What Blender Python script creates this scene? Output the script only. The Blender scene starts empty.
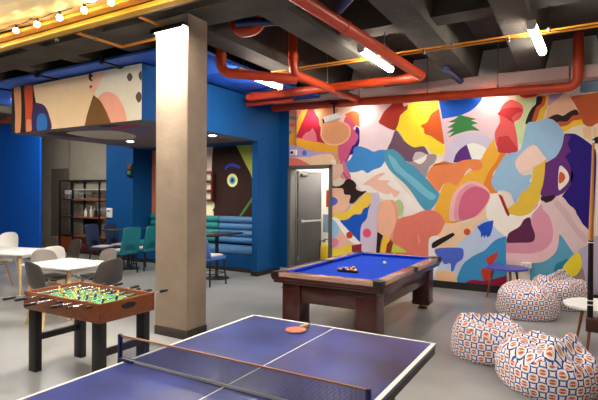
import bpy, bmesh, math, random
from mathutils import Vector, Matrix, noise
random.seed(7)
PI = math.pi
SC = bpy.context.scene
COL = SC.collection

# ------------------------------------------------------------------ materials
def lin(c):
    return tuple(((v/255)/12.92 if v/255 <= .04045 else ((v/255+.055)/1.055)**2.4) for v in c)

def mat(name, rgb, rough=.6, metal=0, coat=0, var=0.0, scale=6, bump=0, bscale=40, stretch=None, spec=.5, rgb2=None, detail=4):
    m = bpy.data.materials.new(name); m.use_nodes = True
    nt = m.node_tree; b = nt.nodes['Principled BSDF']
    c = lin(rgb)
    b.inputs['Base Color'].default_value = (*c, 1)
    b.inputs['Roughness'].default_value = rough
    b.inputs['Metallic'].default_value = metal
    b.inputs['Coat Weight'].default_value = coat
    b.inputs['Coat Roughness'].default_value = .12
    b.inputs['Specular IOR Level'].default_value = spec
    if var or bump or rgb2:
        tc = nt.nodes.new('ShaderNodeTexCoord'); mp = nt.nodes.new('ShaderNodeMapping')
        nt.links.new(tc.outputs['Object'], mp.inputs[0])
        if stretch: mp.inputs['Scale'].default_value = stretch
    if var or rgb2:
        n = nt.nodes.new('ShaderNodeTexNoise'); n.inputs['Scale'].default_value = scale; n.inputs['Detail'].default_value = detail
        r = nt.nodes.new('ShaderNodeValToRGB')
        c2 = lin(rgb2) if rgb2 else tuple(v*(1-var) for v in c)
        c1 = c if rgb2 else tuple(min(1, v*(1+var*.5)) for v in c)
        r.color_ramp.elements[0].position = .3; r.color_ramp.elements[1].position = .7
        r.color_ramp.elements[0].color = (*c2, 1); r.color_ramp.elements[1].color = (*c1, 1)
        nt.links.new(mp.outputs[0], n.inputs['Vector']); nt.links.new(n.outputs['Fac'], r.inputs[0]); nt.links.new(r.outputs[0], b.inputs['Base Color'])
    if bump:
        n2 = nt.nodes.new('ShaderNodeTexNoise'); n2.inputs['Scale'].default_value = bscale; n2.inputs['Detail'].default_value = 3
        bp = nt.nodes.new('ShaderNodeBump'); bp.inputs['Strength'].default_value = bump; bp.inputs['Distance'].default_value = .02
        nt.links.new(mp.outputs[0], n2.inputs['Vector']); nt.links.new(n2.outputs['Fac'], bp.inputs['Height']); nt.links.new(bp.outputs[0], b.inputs['Normal'])
    return m

def emit(name, rgb, strength):
    m = bpy.data.materials.new(name); m.use_nodes = True
    b = m.node_tree.nodes['Principled BSDF']
    b.inputs['Base Color'].default_value = (.8, .8, .8, 1)
    b.inputs['Emission Color'].default_value = (*lin(rgb), 1)
    b.inputs['Emission Strength'].default_value = strength
    return m

def glassy(name, rgb=(235, 240, 245), alpha=.25):
    m = mat(name, rgb, .05)
    m.node_tree.nodes['Principled BSDF'].inputs['Alpha'].default_value = alpha
    return m

M = {}
M['floor'] = mat('polished_concrete', (150, 150, 149), .28, var=.3, scale=.9, rgb2=None, bump=.03, bscale=9, detail=6)
M['concrete_dark'] = mat('ceiling_concrete', (76, 69, 60), .9, var=.45, scale=1.3, bump=.5, bscale=14)
M['concrete'] = mat('pillar_concrete', (160, 140, 122), .75, var=.16, scale=3, bump=.15, bscale=22)
M['plinth'] = mat('plinth_paint', (58, 48, 44), .7, var=.3, scale=8)
M['wall_blue'] = mat('wall_paint_royal_blue', (0, 84, 186), .75, spec=.2, var=.05, scale=3)
M['wall_teal'] = mat('wall_paint_petrol_blue', (0, 70, 126), .75, spec=.2, var=.05, scale=3)
M['wall_tan'] = mat('wall_paint_olive_grey', (176, 166, 146), .8, var=.08, scale=3)
M['wall_white'] = mat('wall_paint_white', (232, 228, 220), .8)
M['wall_grey'] = mat('wall_paint_grey', (128, 124, 120), .85, var=.1, scale=2)
M['raft'] = mat('blue_ceiling_panel', (40, 98, 208), .5, var=.05)
M['black'] = mat('black_paint', (24, 23, 24), .5)
M['black_metal'] = mat('black_metal', (22, 22, 24), .4, var=.1)
M['soffit'] = mat('soffit_pink_light', (212, 176, 168), .7, var=.05)  # pink light reflected from the wall lamps put into the soffit colour
M['orange_pipe'] = mat('orange_pipe_paint', (196, 62, 22), .38, var=.12, scale=5)
M['blue_pipe'] = mat('dark_blue_pipe_paint', (28, 44, 92), .4)
M['conduit'] = mat('amber_conduit', (226, 146, 40), .4, var=.1)
M['yellow'] = mat('yellow_tray_paint', (214, 164, 34), .4, var=.08)
M['dark_strip'] = mat('dark_cable_gap', (70, 44, 20), .7)
M['canopy'] = mat('corrugated_sheet', (214, 190, 150), .45, var=.18, scale=3)
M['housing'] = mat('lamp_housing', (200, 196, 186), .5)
M['tube'] = emit('lamp_diffuser_glow', (255, 250, 240), 115)
M['bulb'] = emit('warm_bulb_glow', (255, 214, 130), 60)
M['wash'] = emit('wall_washer_glow', (255, 238, 214), 140)
M['graze'] = emit('pillar_lamp_glow', (255, 246, 230), 2700)
M['spot'] = emit('downlight_glow', (255, 244, 224), 600)
M['wood_red'] = mat('mahogany', (76, 20, 12), .28, coat=.5, var=.45, scale=5, stretch=(3, 3, 12))
M['wood_red_sheen'] = mat('mahogany_rail_sheen', (198, 152, 132), .16, coat=1, var=.12, scale=5, stretch=(9, 2, 6))  # rail reflections lightened into the base colour, far paler than the mahogany
M['cloth'] = mat('pool_cloth', (16, 68, 200), .85, var=.06, scale=30, spec=.2)
M['leather'] = mat('pocket_leather', (22, 18, 18), .45)
M['brass'] = mat('brass', (180, 150, 90), .3, metal=1)
M['foos_wood'] = mat('cherry_veneer', (134, 66, 24), .45, coat=.1, var=.3, scale=4, stretch=(2, 9, 9))
M['foos_field'] = mat('green_field', (86, 176, 92), .5, var=.15, scale=9)
M['chrome'] = mat('chrome', (206, 206, 212), .22, metal=.9)
M['plastic_black'] = mat('black_plastic', (20, 20, 22), .35)
M['player_yellow'] = mat('yellow_plastic', (240, 200, 40), .4)
M['player_blue'] = mat('navy_plastic', (24, 28, 72), .4)
M['player_skin'] = mat('cream_plastic', (236, 206, 160), .5)
M['white_plastic'] = mat('white_plastic', (236, 234, 230), .4)
M['table_blue'] = mat('table_tennis_blue', (54, 72, 158), .36, rgb2=(22, 22, 74), scale=2.2, detail=8, coat=.08)
M['table_line'] = mat('table_line_white', (240, 236, 226), .45)
M['table_edge'] = mat('table_edge_dark', (58, 44, 42), .5)
M['net_cord'] = mat('copper_tape', (176, 124, 86), .6)
M['net_cloth'] = mat('net_thread', (30, 34, 70), .7)
M['net_blue'] = mat('net_post_blue', (34, 40, 96), .4)
M['rubber'] = mat('paddle_rubber', (214, 112, 84), .6, var=.06, scale=30)
M['wood_pale'] = mat('pale_beech', (214, 178, 122), .5, var=.15, scale=6, stretch=(8, 8, 1))
M['wood_leg'] = mat('walnut_leg', (150, 84, 46), .45, var=.2, scale=6, stretch=(8, 8, 1))
M['table_white'] = mat('white_laminate', (242, 240, 234), .35)
M['table_top_blue'] = mat('blue_laminate', (66, 78, 176), .35)
M['shell_grey'] = mat('taupe_shell', (136, 127, 122), .5)
M['shell_dark'] = mat('charcoal_shell', (70, 63, 61), .5)
M['shell_brown'] = mat('dark_brown_shell', (62, 50, 44), .5)
M['shell_white'] = mat('white_shell', (238, 234, 226), .45)
M['shell_cream'] = mat('cream_shell', (232, 214, 190), .45)
M['pad'] = mat('seat_pad_charcoal', (56, 50, 50), .8)
M['teal'] = mat('teal_upholstery', (10, 108, 120), .6, var=.08, scale=12)
M['navy'] = mat('navy_upholstery', (30, 44, 78), .65, var=.08, scale=12)
M['mid_blue'] = mat('blue_upholstery', (70, 112, 184), .6, var=.06, scale=12)
M['bench_blue'] = mat('steel_blue_vinyl', (70, 120, 172), .5, var=.06, scale=10)
M['bench_teal'] = mat('teal_vinyl', (24, 132, 140), .5, var=.06, scale=10)
M['seat_white'] = mat('pale_seat', (214, 206, 200), .7)
M['table_black'] = mat('black_table', (36, 36, 42), .3)
M['shelf_wood'] = mat('lit_shelf_board', (150, 84, 50), .45, var=.2, scale=6)
M['mesh_back'] = mat('mesh_backing', (92, 88, 78), .8)
M['rack_red'] = mat('red_wine_rack', (112, 40, 26), .45, var=.2)
M['glass'] = glassy('clear_glass')
M['bottle_dark'] = mat('dark_bottle', (40, 34, 28), .15)
M['bottle_pale'] = mat('pale_bottle', (220, 214, 196), .25)
M['door_grey'] = mat('door_grey', (80, 78, 80), .5, var=.05)
M['frame_grey'] = mat('door_frame_grey', (88, 86, 84), .5)
M['yellow_paint'] = mat('yellow_cylinder', (226, 190, 30), .35)
M['red_sign'] = mat('red_enamel', (156, 44, 30), .4)
M['slat'] = mat('brown_slat', (112, 98, 86), .7, var=.25, scale=4, stretch=(14, 14, 1))
M['cue_wood'] = mat('cue_maple', (184, 120, 62), .3, var=.1)
M['cue_black'] = mat('cue_butt', (24, 18, 18), .25)
M['dark_wood'] = mat('dark_rack_wood', (70, 36, 26), .4, var=.2)
M['wire'] = mat('wire_grey', (120, 116, 110), .5)
M['green_led'] = mat('green_plastic', (40, 140, 90), .4)
M['glass_plate'] = mat('grey_blue_board', (118, 138, 160), .3)

def paint(name, c):
    return mat(name, c, .7, var=.04, scale=5, spec=.25)

# bean-bag fabric: star outlines and peach roundels, from UV
def bean_material(name='star_print_fabric'):
    m = bpy.data.materials.new(name); m.use_nodes = True
    nt = m.node_tree; N = nt.nodes; L = nt.links; b = N['Principled BSDF']
    b.inputs['Roughness'].default_value = .8; b.inputs['Specular IOR Level'].default_value = .25
    uv = N.new('ShaderNodeTexCoord'); sep = N.new('ShaderNodeSeparateXYZ'); L.new(uv.outputs['UV'], sep.inputs[0])
    def mt(op, a, b_=None, clamp=False):
        n = N.new('ShaderNodeMath'); n.operation = op; n.use_clamp = clamp
        for i, v in enumerate((a, b_)):
            if v is None: continue
            if isinstance(v, (int, float)): n.inputs[i].default_value = v
            else: L.new(v, n.inputs[i])
        return n.outputs[0]
    U = mt('ADD', sep.outputs[0], sep.outputs[1]); V = mt('SUBTRACT', sep.outputs[1], sep.outputs[0])
    au = mt('ABSOLUTE', mt('SUBTRACT', mt('FRACT', mt('ADD', U, .5)), .5)); av = mt('ABSOLUTE', mt('SUBTRACT', mt('FRACT', mt('ADD', V, .5)), .5))
    du = mt('SUBTRACT', mt('FRACT', U), .5); dv = mt('SUBTRACT', mt('FRACT', V), .5)
    s = mt('ADD', mt('POWER', au, .727), mt('POWER', av, .727))
    band = mt('LESS_THAN', mt('ABSOLUTE', mt('SUBTRACT', s, .55)), .105)
    
    cu = mt('MULTIPLY', mt('SUBTRACT', du, dv), .707); cv = mt('MULTIPLY', mt('ADD', du, dv), .707); cv_s = mt('ABSOLUTE', cv)
    d = mt('SQRT', mt('ADD', mt('MULTIPLY', cu, cu), mt('MULTIPLY', cv, cv)))
    ring = mt('LESS_THAN', d, .31)
    e = mt('SQRT', mt('ADD', mt('MULTIPLY', mt('MULTIPLY', cu, cu), .16), mt('POWER', mt('SUBTRACT', cv_s, .13), 2)))
    blob = mt('LESS_THAN', e, .088)
    def mix(f, a, c):
        n = N.new('ShaderNodeMix'); n.data_type = 'RGBA'
        L.new(f, n.inputs['Factor'])
        for k, val in (('A', a), ('B', c)):
            s_ = [i for i in n.inputs if i.name == k and i.type == 'RGBA'][0]
            if isinstance(val, tuple): s_.default_value = (*lin(val), 1)
            else: L.new(val, s_)
        return [o for o in n.outputs if o.type == 'RGBA'][0]
    c = mix(ring, (252, 244, 238), (246, 204, 184))
    c = mix(blob, c, (200, 100, 76))
    c = mix(band, c, (24, 70, 160))
    L.new(c, b.inputs['Base Color'])
    return m
M['bean'] = bean_material()

# ------------------------------------------------------------------ mesh helpers
def box(bm, c, s, rz=0, bev=0, mi=0, rot=None):
    r = bmesh.ops.create_cube(bm, size=1)
    vs = r['verts']
    bmesh.ops.scale(bm, verts=vs, vec=s)
    fs = list({f for v in vs for f in v.link_faces})
    if bev:
        es = list({e for f in fs for e in f.edges})
        q = bmesh.ops.bevel(bm, geom=es, offset=bev, segments=2, affect='EDGES', profile=.5)
        vs = list({v for f in q['faces'] for v in f.verts} | {v for v in vs if v.is_valid})
        fs = list({f for v in vs for f in v.link_faces})
    R = rot if rot is not None else Matrix.Rotation(rz, 3, 'Z')
    for v in vs: v.co = R @ v.co + Vector(c)
    for f in fs: f.material_index = mi
    return fs

def b2(bm, x0, x1, y0, y1, z0, z1, bev=0, mi=0):
    return box(bm, ((x0+x1)/2, (y0+y1)/2, (z0+z1)/2), (abs(x1-x0), abs(y1-y0), abs(z1-z0)), 0, bev, mi)

def tube(bm, pts, r, n=10, mi=0, caps=True):
    pts = [Vector(p) for p in pts]
    rs = r if isinstance(r, (list, tuple)) else [r]*len(pts)
    rings = []; up = None
    for i, p in enumerate(pts):
        t = (pts[min(i+1, len(pts)-1)]-pts[max(i-1, 0)]).normalized()
        if up is None:
            up = Vector((0, 0, 1)) if abs(t.z) < .9 else Vector((1, 0, 0))
        a = t.cross(up)
        if a.length < 1e-4: a = t.cross(Vector((.3, .9, .2)))
        a.normalize(); b = a.cross(t).normalized(); up = b
        rings.append([bm.verts.new(p+(a*math.cos(2*PI*k/n)+b*math.sin(2*PI*k/n))*rs[i]) for k in range(n)])
    for A, B in zip(rings, rings[1:]):
        for k in range(n):
            f = bm.faces.new((A[k], A[(k+1) % n], B[(k+1) % n], B[k])); f.material_index = mi; f.smooth = True
    if caps:
        f = bm.faces.new(rings[0][::-1]); f.material_index = mi
        f = bm.faces.new(rings[-1]); f.material_index = mi

def elbows(pts, R=.16, n=6):
    pts = [Vector(p) for p in pts]; out = [pts[0]]
    for a, p, c in zip(pts, pts[1:], pts[2:]):
        d0 = (a-p).normalized(); d1 = (c-p).normalized()
        s = p+d0*R; e = p+d1*R
        for i in range(n+1):
            t = i/n; out.append(s*(1-t)**2+p*2*t*(1-t)+e*t*t)
    out.append(pts[-1]); return out

def lathe(bm, prof, c=(0, 0, 0), n=20, mi=0, cap=True):
    c = Vector(c); rings = []
    for r, z in prof:
        rings.append([bm.verts.new(c+Vector((r*math.cos(2*PI*k/n), r*math.sin(2*PI*k/n), z))) for k in range(n)])
    for A, B in zip(rings, rings[1:]):
        for k in range(n):
            f = bm.faces.new((A[k], A[(k+1) % n], B[(k+1) % n], B[k])); f.smooth = True; f.material_index = mi
    if cap:
        f = bm.faces.new(rings[0][::-1]); f.material_index = mi
        f = bm.faces.new(rings[-1]); f.material_index = mi

def ball(bm, c, r, mi=0, u=14, v=9):
    q = bmesh.ops.create_uvsphere(bm, u_segments=u, v_segments=v, radius=r)
    for x in q['verts']: x.co += Vector(c)
    for f in {f for x in q['verts'] for f in x.link_faces}: f.smooth = True; f.material_index = mi

def prism(bm, pts, z0, z1, axis='z', mi=0):
    def P(a, b, h):
        return {'z': (a, b, h), 'y': (a, h, b), 'x': (h, a, b)}[axis]
    A = [bm.verts.new(P(a, b, z0)) for a, b in pts]; B = [bm.verts.new(P(a, b, z1)) for a, b in pts]
    n = len(pts); fs = [bm.faces.new(A[::-1]), bm.faces.new(B)]
    for i in range(n): fs.append(bm.faces.new((A[i], A[(i+1) % n], B[(i+1) % n], B[i])))
    for f in fs: f.material_index = mi

def BM(): return bmesh.new()

def obj(name, bm, m, parent=None, ang=40, loc=None):
    bmesh.ops.recalc_face_normals(bm, faces=bm.faces[:])
    me = bpy.data.meshes.new(name); bm.to_mesh(me); bm.free()
    for x in (m if isinstance(m, (list, tuple)) else [m]): me.materials.append(x)
    for p in me.polygons: p.use_smooth = True
    me.set_sharp_from_angle(angle=math.radians(ang))
    o = bpy.data.objects.new(name, me); COL.objects.link(o)
    if parent: o.parent = parent
    if loc: o.location = loc
    return o

def tag(o, label, cat, group=None, kind=None):
    o['label'] = label; o['category'] = cat
    if group: o['group'] = group
    if kind: o['kind'] = kind
    return o

def thing(name, label, cat, loc=(0, 0, 0), rz=0, group=None):
    o = bpy.data.objects.new(name, None); COL.objects.link(o)
    o.location = loc; o.rotation_euler = (0, 0, rz); o.empty_display_size = .1
    return tag(o, label, cat, group)

def struct(name, bm, m, label=None):
    o = obj(name, bm, m); o['kind'] = 'structure'
    if label: o['label'] = label
    return o

def dup(root, loc=None, rz=None, label=None, group=None, swap=None):
    def cp(o, parent):
        c = o.copy(); COL.objects.link(c)
        if parent: c.parent = parent
        if swap and c.type == 'MESH' and c.data.materials and c.data.materials[0] in swap:
            c.data = c.data.copy(); c.data.materials[0] = swap[c.data.materials[0]]
        for ch in kids.get(o.name, []): cp(ch, c)
        return c
    kids = {}
    for o in COL.objects:
        if o.parent: kids.setdefault(o.parent.name, []).append(o)
    r = cp(root, None)
    if loc is not None: r.location = loc
    if rz is not None: r.rotation_euler = (0, 0, rz)
    if label: r['label'] = label
    if group: r['group'] = group
    return r

def simple(name, bm, m, label, cat, group=None, loc=None):
    return tag(obj(name, bm, m, loc=loc), label, cat, group)
COLS=[(230,150,125),(120,150,130),(225,110,95),(238,172,50),(178,32,62),(214,118,132),(185,165,208),(60,120,190),(228,118,104),(245,205,165),(215,165,112),(245,225,205),(205,88,132),(235,108,68),(50,22,135),(240,190,148),(222,160,115),(236,216,224),(176,54,40),(252,226,55),(216,96,36),(112,82,102),(162,148,152),(244,236,235),(205,190,195),(246,236,228),(66,142,212),(78,155,186),(120,188,208),(240,192,170),(226,196,206),(18,92,205),(60,130,72),(206,198,218),(92,46,124),(242,238,232),(238,176,58),(236,136,82),(226,132,48),(198,216,162),(222,92,92),(190,52,58),(196,58,62),(202,48,42),(242,192,60),(190,86,42),(46,28,26),(186,150,192),(238,186,150),(244,194,56),(202,92,46),(48,28,30),(238,218,196),(192,88,46),(240,192,152),(44,26,24),(118,138,160),(152,187,217),(226,186,62),(242,206,192),(98,42,114),(36,12,114),(240,226,216),(204,92,50),(44,20,32),(92,162,192),(188,172,200),(30,130,162),(242,216,52),(160,130,120),(236,192,196),(222,150,168),(226,196,196),(214,180,182),(244,234,224),(160,44,32),(96,36,72),(192,207,232),(242,202,166),(240,184,182),(232,150,165),(212,102,132),(226,122,106),(240,150,130),(238,226,226),(76,102,204),(42,26,22),(206,82,40),(32,80,196),(60,142,198),(204,60,40),(152,30,62),(242,192,152),(240,188,158),(226,190,166),(214,120,150),(186,206,152),(242,182,150),(232,160,130),(240,186,172),(250,244,240),(18,86,192),(212,196,216),(240,202,66),(44,26,22),(84,104,204),(150,197,232),(230,138,168),(240,212,66),(198,62,42),(226,84,122),(142,40,50),(242,196,60),(142,52,32),(204,206,82),(240,166,112),(224,82,40),(240,150,105),(250,216,172),(60,42,96),(44,120,205),(236,226,206),(252,200,170),(245,172,148),(150,122,182),(122,82,36),(26,16,22),(90,76,62),(208,82,52),(34,20,20),(60,30,44),(96,92,120),(150,60,66),(190,178,160),(30,24,40),(240,216,200),(226,122,82),(196,208,96),(52,30,26),(250,242,202),(226,152,132),(54,62,186),(242,238,172),(96,178,206),(26,48,110),(82,132,60)]
ART=[
('M',0,1,[(-5.87,3.728),(-5.467,3.709),(-5.822,2.969),(-5.865,2.972)]),
('M',1,1,[(-5.869,3.608),(-5.555,3.583),(-5.584,3.514),(-5.869,3.535)]),
('M',2,1,[(-5.868,3.441),(-5.626,3.424),(-5.673,3.35),(-5.868,3.363)]),
('M',1,1,[(-5.867,3.274),(-5.703,3.264),(-5.745,3.194),(-5.867,3.201)]),
('M',3,1,[(-5.449,3.718),(-5.865,2.998),(-5.864,2.857),(-5.55,2.843),(-5.026,2.719),(-4.537,2.7),(-4.501,2.904),(-4.802,2.944),(-5.202,3.343),(-5.262,3.712)]),
('M',4,1,[(-5.291,3.756),(-5.004,3.731),(-4.974,3.378),(-4.905,3.173),(-4.774,2.913),(-5.623,3.109)]),
('M',5,0,[(-5.456,3.064),(-5.363,3.191),(-5.247,3.23),(-5.19,3.287),(-5.126,3.212),(-5.085,3.109),(-5.084,2.973),(-5.257,3.012)]),
('M',6,1,[(-5.804,2.942),(-5.67,2.936),(-5.372,2.835),(-5.026,2.739),(-4.543,2.729),(-4.542,2.651),(-5.025,2.669),(-5.139,2.648),(-5.802,2.651)]),
('M',7,0,[(-5.331,2.741),(-5.335,2.718),(-5.348,2.699),(-5.367,2.686),(-5.389,2.683),(-5.412,2.688),(-5.431,2.702),(-5.444,2.722),(-5.448,2.746),(-5.444,2.769),(-5.431,2.789),(-5.412,2.801),(-5.39,2.805),(-5.367,2.799),(-5.348,2.785),(-5.335,2.765)]),
('M',7,0,[(-5.196,2.559),(-5.2,2.53),(-5.211,2.506),(-5.228,2.49),(-5.248,2.484),(-5.268,2.491),(-5.285,2.508),(-5.296,2.533),(-5.3,2.562),(-5.297,2.591),(-5.285,2.616),(-5.269,2.632),(-5.249,2.637),(-5.229,2.63),(-5.212,2.613),(-5.2,2.588)]),
('M',8,1,[(-5.802,2.651),(-5.578,2.633),(-5.4,2.55),(-5.195,2.442),(-5.8,2.458)]),
('M',9,1,[(-5.195,2.442),(-5.4,2.55),(-5.578,2.633),(-5.313,2.639),(-4.969,2.702),(-4.718,2.697),(-4.553,2.637),(-4.498,2.512),(-4.524,2.39),(-4.716,2.42)]),
('M',10,0,[(-4.718,2.727),(-4.581,2.731),(-4.494,2.659),(-4.503,2.463),(-4.437,2.266),(-4.398,2.134),(-4.496,2.194),(-4.567,2.367),(-4.607,2.565)]),
('M',11,1,[(-4.717,2.568),(-4.607,2.565),(-4.567,2.367),(-4.496,2.194),(-4.441,2.12),(-4.713,2.123)]),
('M',12,0,[(-4.36,3.49),(-4.413,3.338),(-4.316,3.259),(-4.289,3.136),(-4.394,2.986),(-4.528,2.896),(-4.542,2.661),(-4.493,2.512),(-4.524,2.39),(-4.437,2.266),(-4.361,2.133),(-4.223,2.132),(-4.245,2.214),(-4.336,2.337),(-4.363,2.459),(-4.311,2.604),(-4.233,2.794),(-4.145,2.886),(-4.068,3.05),(-4.116,3.149),(-4.184,3.226),(-4.107,3.317),(-4.212,3.396)]),
('M',13,0,[(-4.382,3.521),(-4.292,3.572),(-4.15,3.589),(-4.041,3.494),(-4.024,3.263),(-4.117,3.284),(-4.212,3.387)]),
('M',14,0,[(-4.106,3.254),(-4.043,3.169),(-4.042,2.929),(-4.103,2.779),(-4.206,2.576),(-4.337,2.425),(-4.358,2.508),(-4.285,2.675),(-4.208,2.841),(-4.145,2.886),(-4.068,3.05),(-4.147,3.151)]),
('M',15,0,[(-5.09,3.713),(-5.1,3.613),(-5.031,3.507),(-5.013,3.381),(-4.973,3.278),(-4.983,3.128),(-4.915,2.994),(-4.763,2.892),(-4.517,2.88),(-4.314,2.982),(-4.247,3.133),(-4.269,3.265),(-4.37,3.355),(-4.521,3.414),(-4.598,3.523),(-4.544,3.651)]),
('M',16,0,[(-5.033,3.718),(-5.06,3.61),(-4.997,3.505),(-4.979,3.378),(-4.939,3.275),(-4.949,3.126),(-4.881,3.003),(-4.747,2.921),(-4.528,2.91),(-4.341,2.998),(-4.284,3.135),(-4.3,3.253),(-4.386,3.331),(-4.531,3.391),(-4.625,3.52),(-4.577,3.679)]),
('M',17,1,[(-4.046,3.833),(-3.243,3.756),(-3.573,3.343),(-3.248,3.11),(-3.423,2.704),(-4.037,2.694)]),
('M',18,0,[(-3.303,3.674),(-3.143,3.707),(-3.067,3.594),(-2.994,3.621),(-2.998,3.516),(-3.091,3.462),(-3.155,3.399),(-3.179,3.241),(-3.248,3.125),(-3.365,3.152),(-3.494,3.224),(-3.609,3.306),(-3.573,3.392),(-3.497,3.524),(-3.41,3.6)]),
('M',19,1,[(-3.057,3.497),(-2.998,3.526),(-2.994,3.621),(-2.824,3.668),(-2.451,3.689),(-2.406,3.718),(-2.237,2.831),(-2.251,2.653),(-2.301,2.584),(-2.428,2.588),(-2.531,2.639),(-2.594,2.761),(-2.673,2.748),(-2.865,2.738),(-2.988,2.839),(-3.062,2.891),(-3.138,3.059),(-3.248,3.12),(-3.189,3.242),(-3.16,3.399)]),
('M',20,0,[(-2.472,3.439),(-2.537,3.374),(-2.606,3.239),(-2.724,3.181),(-2.666,3.111),(-2.647,3.015),(-2.533,2.966),(-2.482,2.931),(-2.369,2.848),(-2.247,2.826),(-2.332,3.322),(-2.364,3.478),(-2.445,3.444)]),
('M',21,0,[(-3.248,3.125),(-3.137,3.006),(-3.037,2.871),(-2.865,2.757),(-2.673,2.767),(-2.601,2.684),(-2.568,2.598),(-2.696,2.631),(-2.816,2.645),(-2.864,2.59),(-2.863,2.518),(-2.911,2.448),(-3.059,2.506),(-3.159,2.625),(-3.286,2.727),(-3.423,2.719),(-3.338,2.91)]),
('M',22,0,[(-2.577,2.598),(-2.414,2.582),(-2.441,2.443),(-2.552,2.344),(-2.597,2.166),(-2.644,2.134),(-2.74,2.215),(-2.886,2.361),(-2.999,2.456),(-2.863,2.471),(-2.647,2.473)]),
('M',23,0,[(-2.873,2.49),(-2.864,2.59),(-2.816,2.655),(-2.696,2.65),(-2.615,2.581),(-2.633,2.487),(-2.742,2.415)]),
('M',24,0,[(-2.864,2.59),(-2.816,2.655),(-2.696,2.65),(-2.624,2.59),(-2.776,2.515),(-2.868,2.49)]),
('M',25,1,[(-4.408,2.361),(-4.259,2.169),(-4.229,2.125),(-4.112,2.033),(-3.996,1.872),(-3.854,1.857),(-3.603,1.836),(-3.563,1.716),(-3.25,1.667),(-3.065,1.568),(-3.062,1.314),(-2.908,1.394),(-2.631,1.54),(-3.093,1.923),(-3.459,2.416),(-3.665,2.736),(-4.263,2.654)]),
('M',26,0,[(-4.049,2.832),(-4.159,2.801),(-4.186,2.7),(-4.24,2.575),(-4.335,2.501),(-4.351,2.399),(-4.266,2.289),(-4.1,2.286),(-3.964,2.318),(-3.855,2.256),(-3.723,2.323),(-3.565,2.374),(-3.488,2.47),(-3.412,2.571),(-3.387,2.702),(-3.568,2.735),(-3.725,2.707),(-3.859,2.772)]),
('M',27,0,[(-3.451,2.727),(-3.365,2.733),(-3.279,2.727),(-3.13,2.611),(-3.004,2.465),(-2.86,2.38),(-2.717,2.236),(-2.556,2.075),(-2.398,1.897),(-2.338,1.78),(-2.453,1.582),(-2.571,1.481),(-2.711,1.578),(-2.875,1.817),(-3.042,2.02),(-3.232,2.185),(-3.361,2.311),(-3.449,2.457),(-3.494,2.604)]),
('M',28,0,[(-3.407,2.621),(-3.278,2.555),(-3.128,2.367),(-2.961,2.221),(-2.776,2.078),(-2.574,1.897),(-2.416,1.779),(-2.513,1.7),(-2.713,1.838),(-2.918,2.019),(-3.106,2.183),(-3.276,2.329)]),
('M',29,0,[(-3.94,2.032),(-3.606,2.238),(-3.469,2.235),(-3.621,2.118),(-3.36,2.089),(-3.413,2.028),(-3.251,1.908),(-3.145,1.857),(-3.25,1.744),(-3.331,1.836),(-3.411,1.81),(-3.658,1.888),(-3.798,1.988),(-3.911,2.005)]),
('M',30,1,[(-2.406,3.713),(-1.084,3.655),(-1.076,2.652),(-1.595,2.404),(-2.299,2.425),(-2.236,2.652)]),
('M',31,1,[(-2.396,3.763),(-1.559,3.694),(-1.577,3.583),(-1.674,3.468),(-1.792,3.38),(-1.984,3.315),(-2.306,3.279)]),
('M',32,1,[(-1.985,3.345),(-1.936,3.321),(-1.663,3.231),(-1.767,3.214),(-1.639,3.15),(-1.752,3.123),(-1.6,3.005),(-1.789,3.027),(-2.03,2.971),(-2.188,2.91),(-2.08,3.02),(-2.229,2.993),(-2.09,3.096),(-2.214,3.104),(-2.057,3.195),(-2.2,3.21),(-2.033,3.274)]),
('M',33,1,[(-2.259,2.439),(-2.211,2.651),(-2.118,2.84),(-1.933,2.96),(-1.718,2.987),(-1.53,2.941),(-1.414,2.837),(-1.345,2.833),(-1.367,2.713),(-1.448,2.595),(-1.558,2.428)]),
('M',34,1,[(-1.844,2.761),(-1.746,2.473),(-1.88,2.422),(-2.09,2.429),(-2.051,2.569),(-1.969,2.681)]),
('M',35,1,[(-1.844,2.761),(-1.716,2.789),(-1.551,2.722),(-1.458,2.634),(-1.549,2.501),(-1.633,2.459),(-1.746,2.473)]),
('M',36,1,[(-1.36,2.858),(-1.323,2.672),(-1.203,2.593),(-1.168,2.482),(-1.252,2.337),(-1.371,2.229),(-1.493,2.12),(-1.489,1.616),(-1.773,1.422),(-2.049,1.251),(-2.248,1.264),(-2.316,1.409),(-2.453,1.504),(-2.358,1.76),(-2.282,1.994),(-2.169,2.071),(-1.963,2.126),(-1.78,2.238),(-1.602,2.403),(-1.532,2.588)]),
('M',37,0,[(-2.413,2.419),(-2.528,2.32),(-2.588,2.166),(-2.552,2.095),(-2.606,2.145),(-2.516,2.025),(-2.368,1.866),(-2.282,1.994),(-2.168,2.04),(-2.01,1.993),(-1.846,2.248),(-1.78,2.304),(-1.711,2.259),(-1.571,2.3),(-1.567,2.403),(-1.642,2.47),(-1.88,2.468),(-2.075,2.413),(-2.274,2.455),(-2.477,2.379)]),
('M',38,0,[(-1.237,2.594),(-1.152,2.591),(-1.184,2.446),(-1.269,2.319),(-1.354,2.229),(-1.37,2.118),(-1.3,1.97),(-1.299,1.822),(-1.42,1.84),(-1.527,1.971),(-1.493,2.12),(-1.424,2.268),(-1.321,2.413)]),
('M',39,1,[(-0.997,3.655),(-0.571,3.546),(-0.758,3.34),(-0.832,3.087),(-0.809,2.85),(-0.924,2.7),(-0.968,2.835),(-1.036,3.078),(-0.885,3.209),(-0.856,3.348),(-0.996,3.522)]),
('M',40,0,[(-1.093,3.535),(-1.21,3.455),(-1.269,3.313),(-1.259,3.147),(-1.335,2.986),(-1.342,2.857),(-1.306,2.689),(-1.186,2.592),(-1.05,2.554),(-0.951,2.61),(-0.961,2.8),(-0.988,2.982),(-1.014,3.12),(-0.928,3.177),(-0.87,3.298),(-0.887,3.417),(-0.992,3.507)]),
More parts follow.
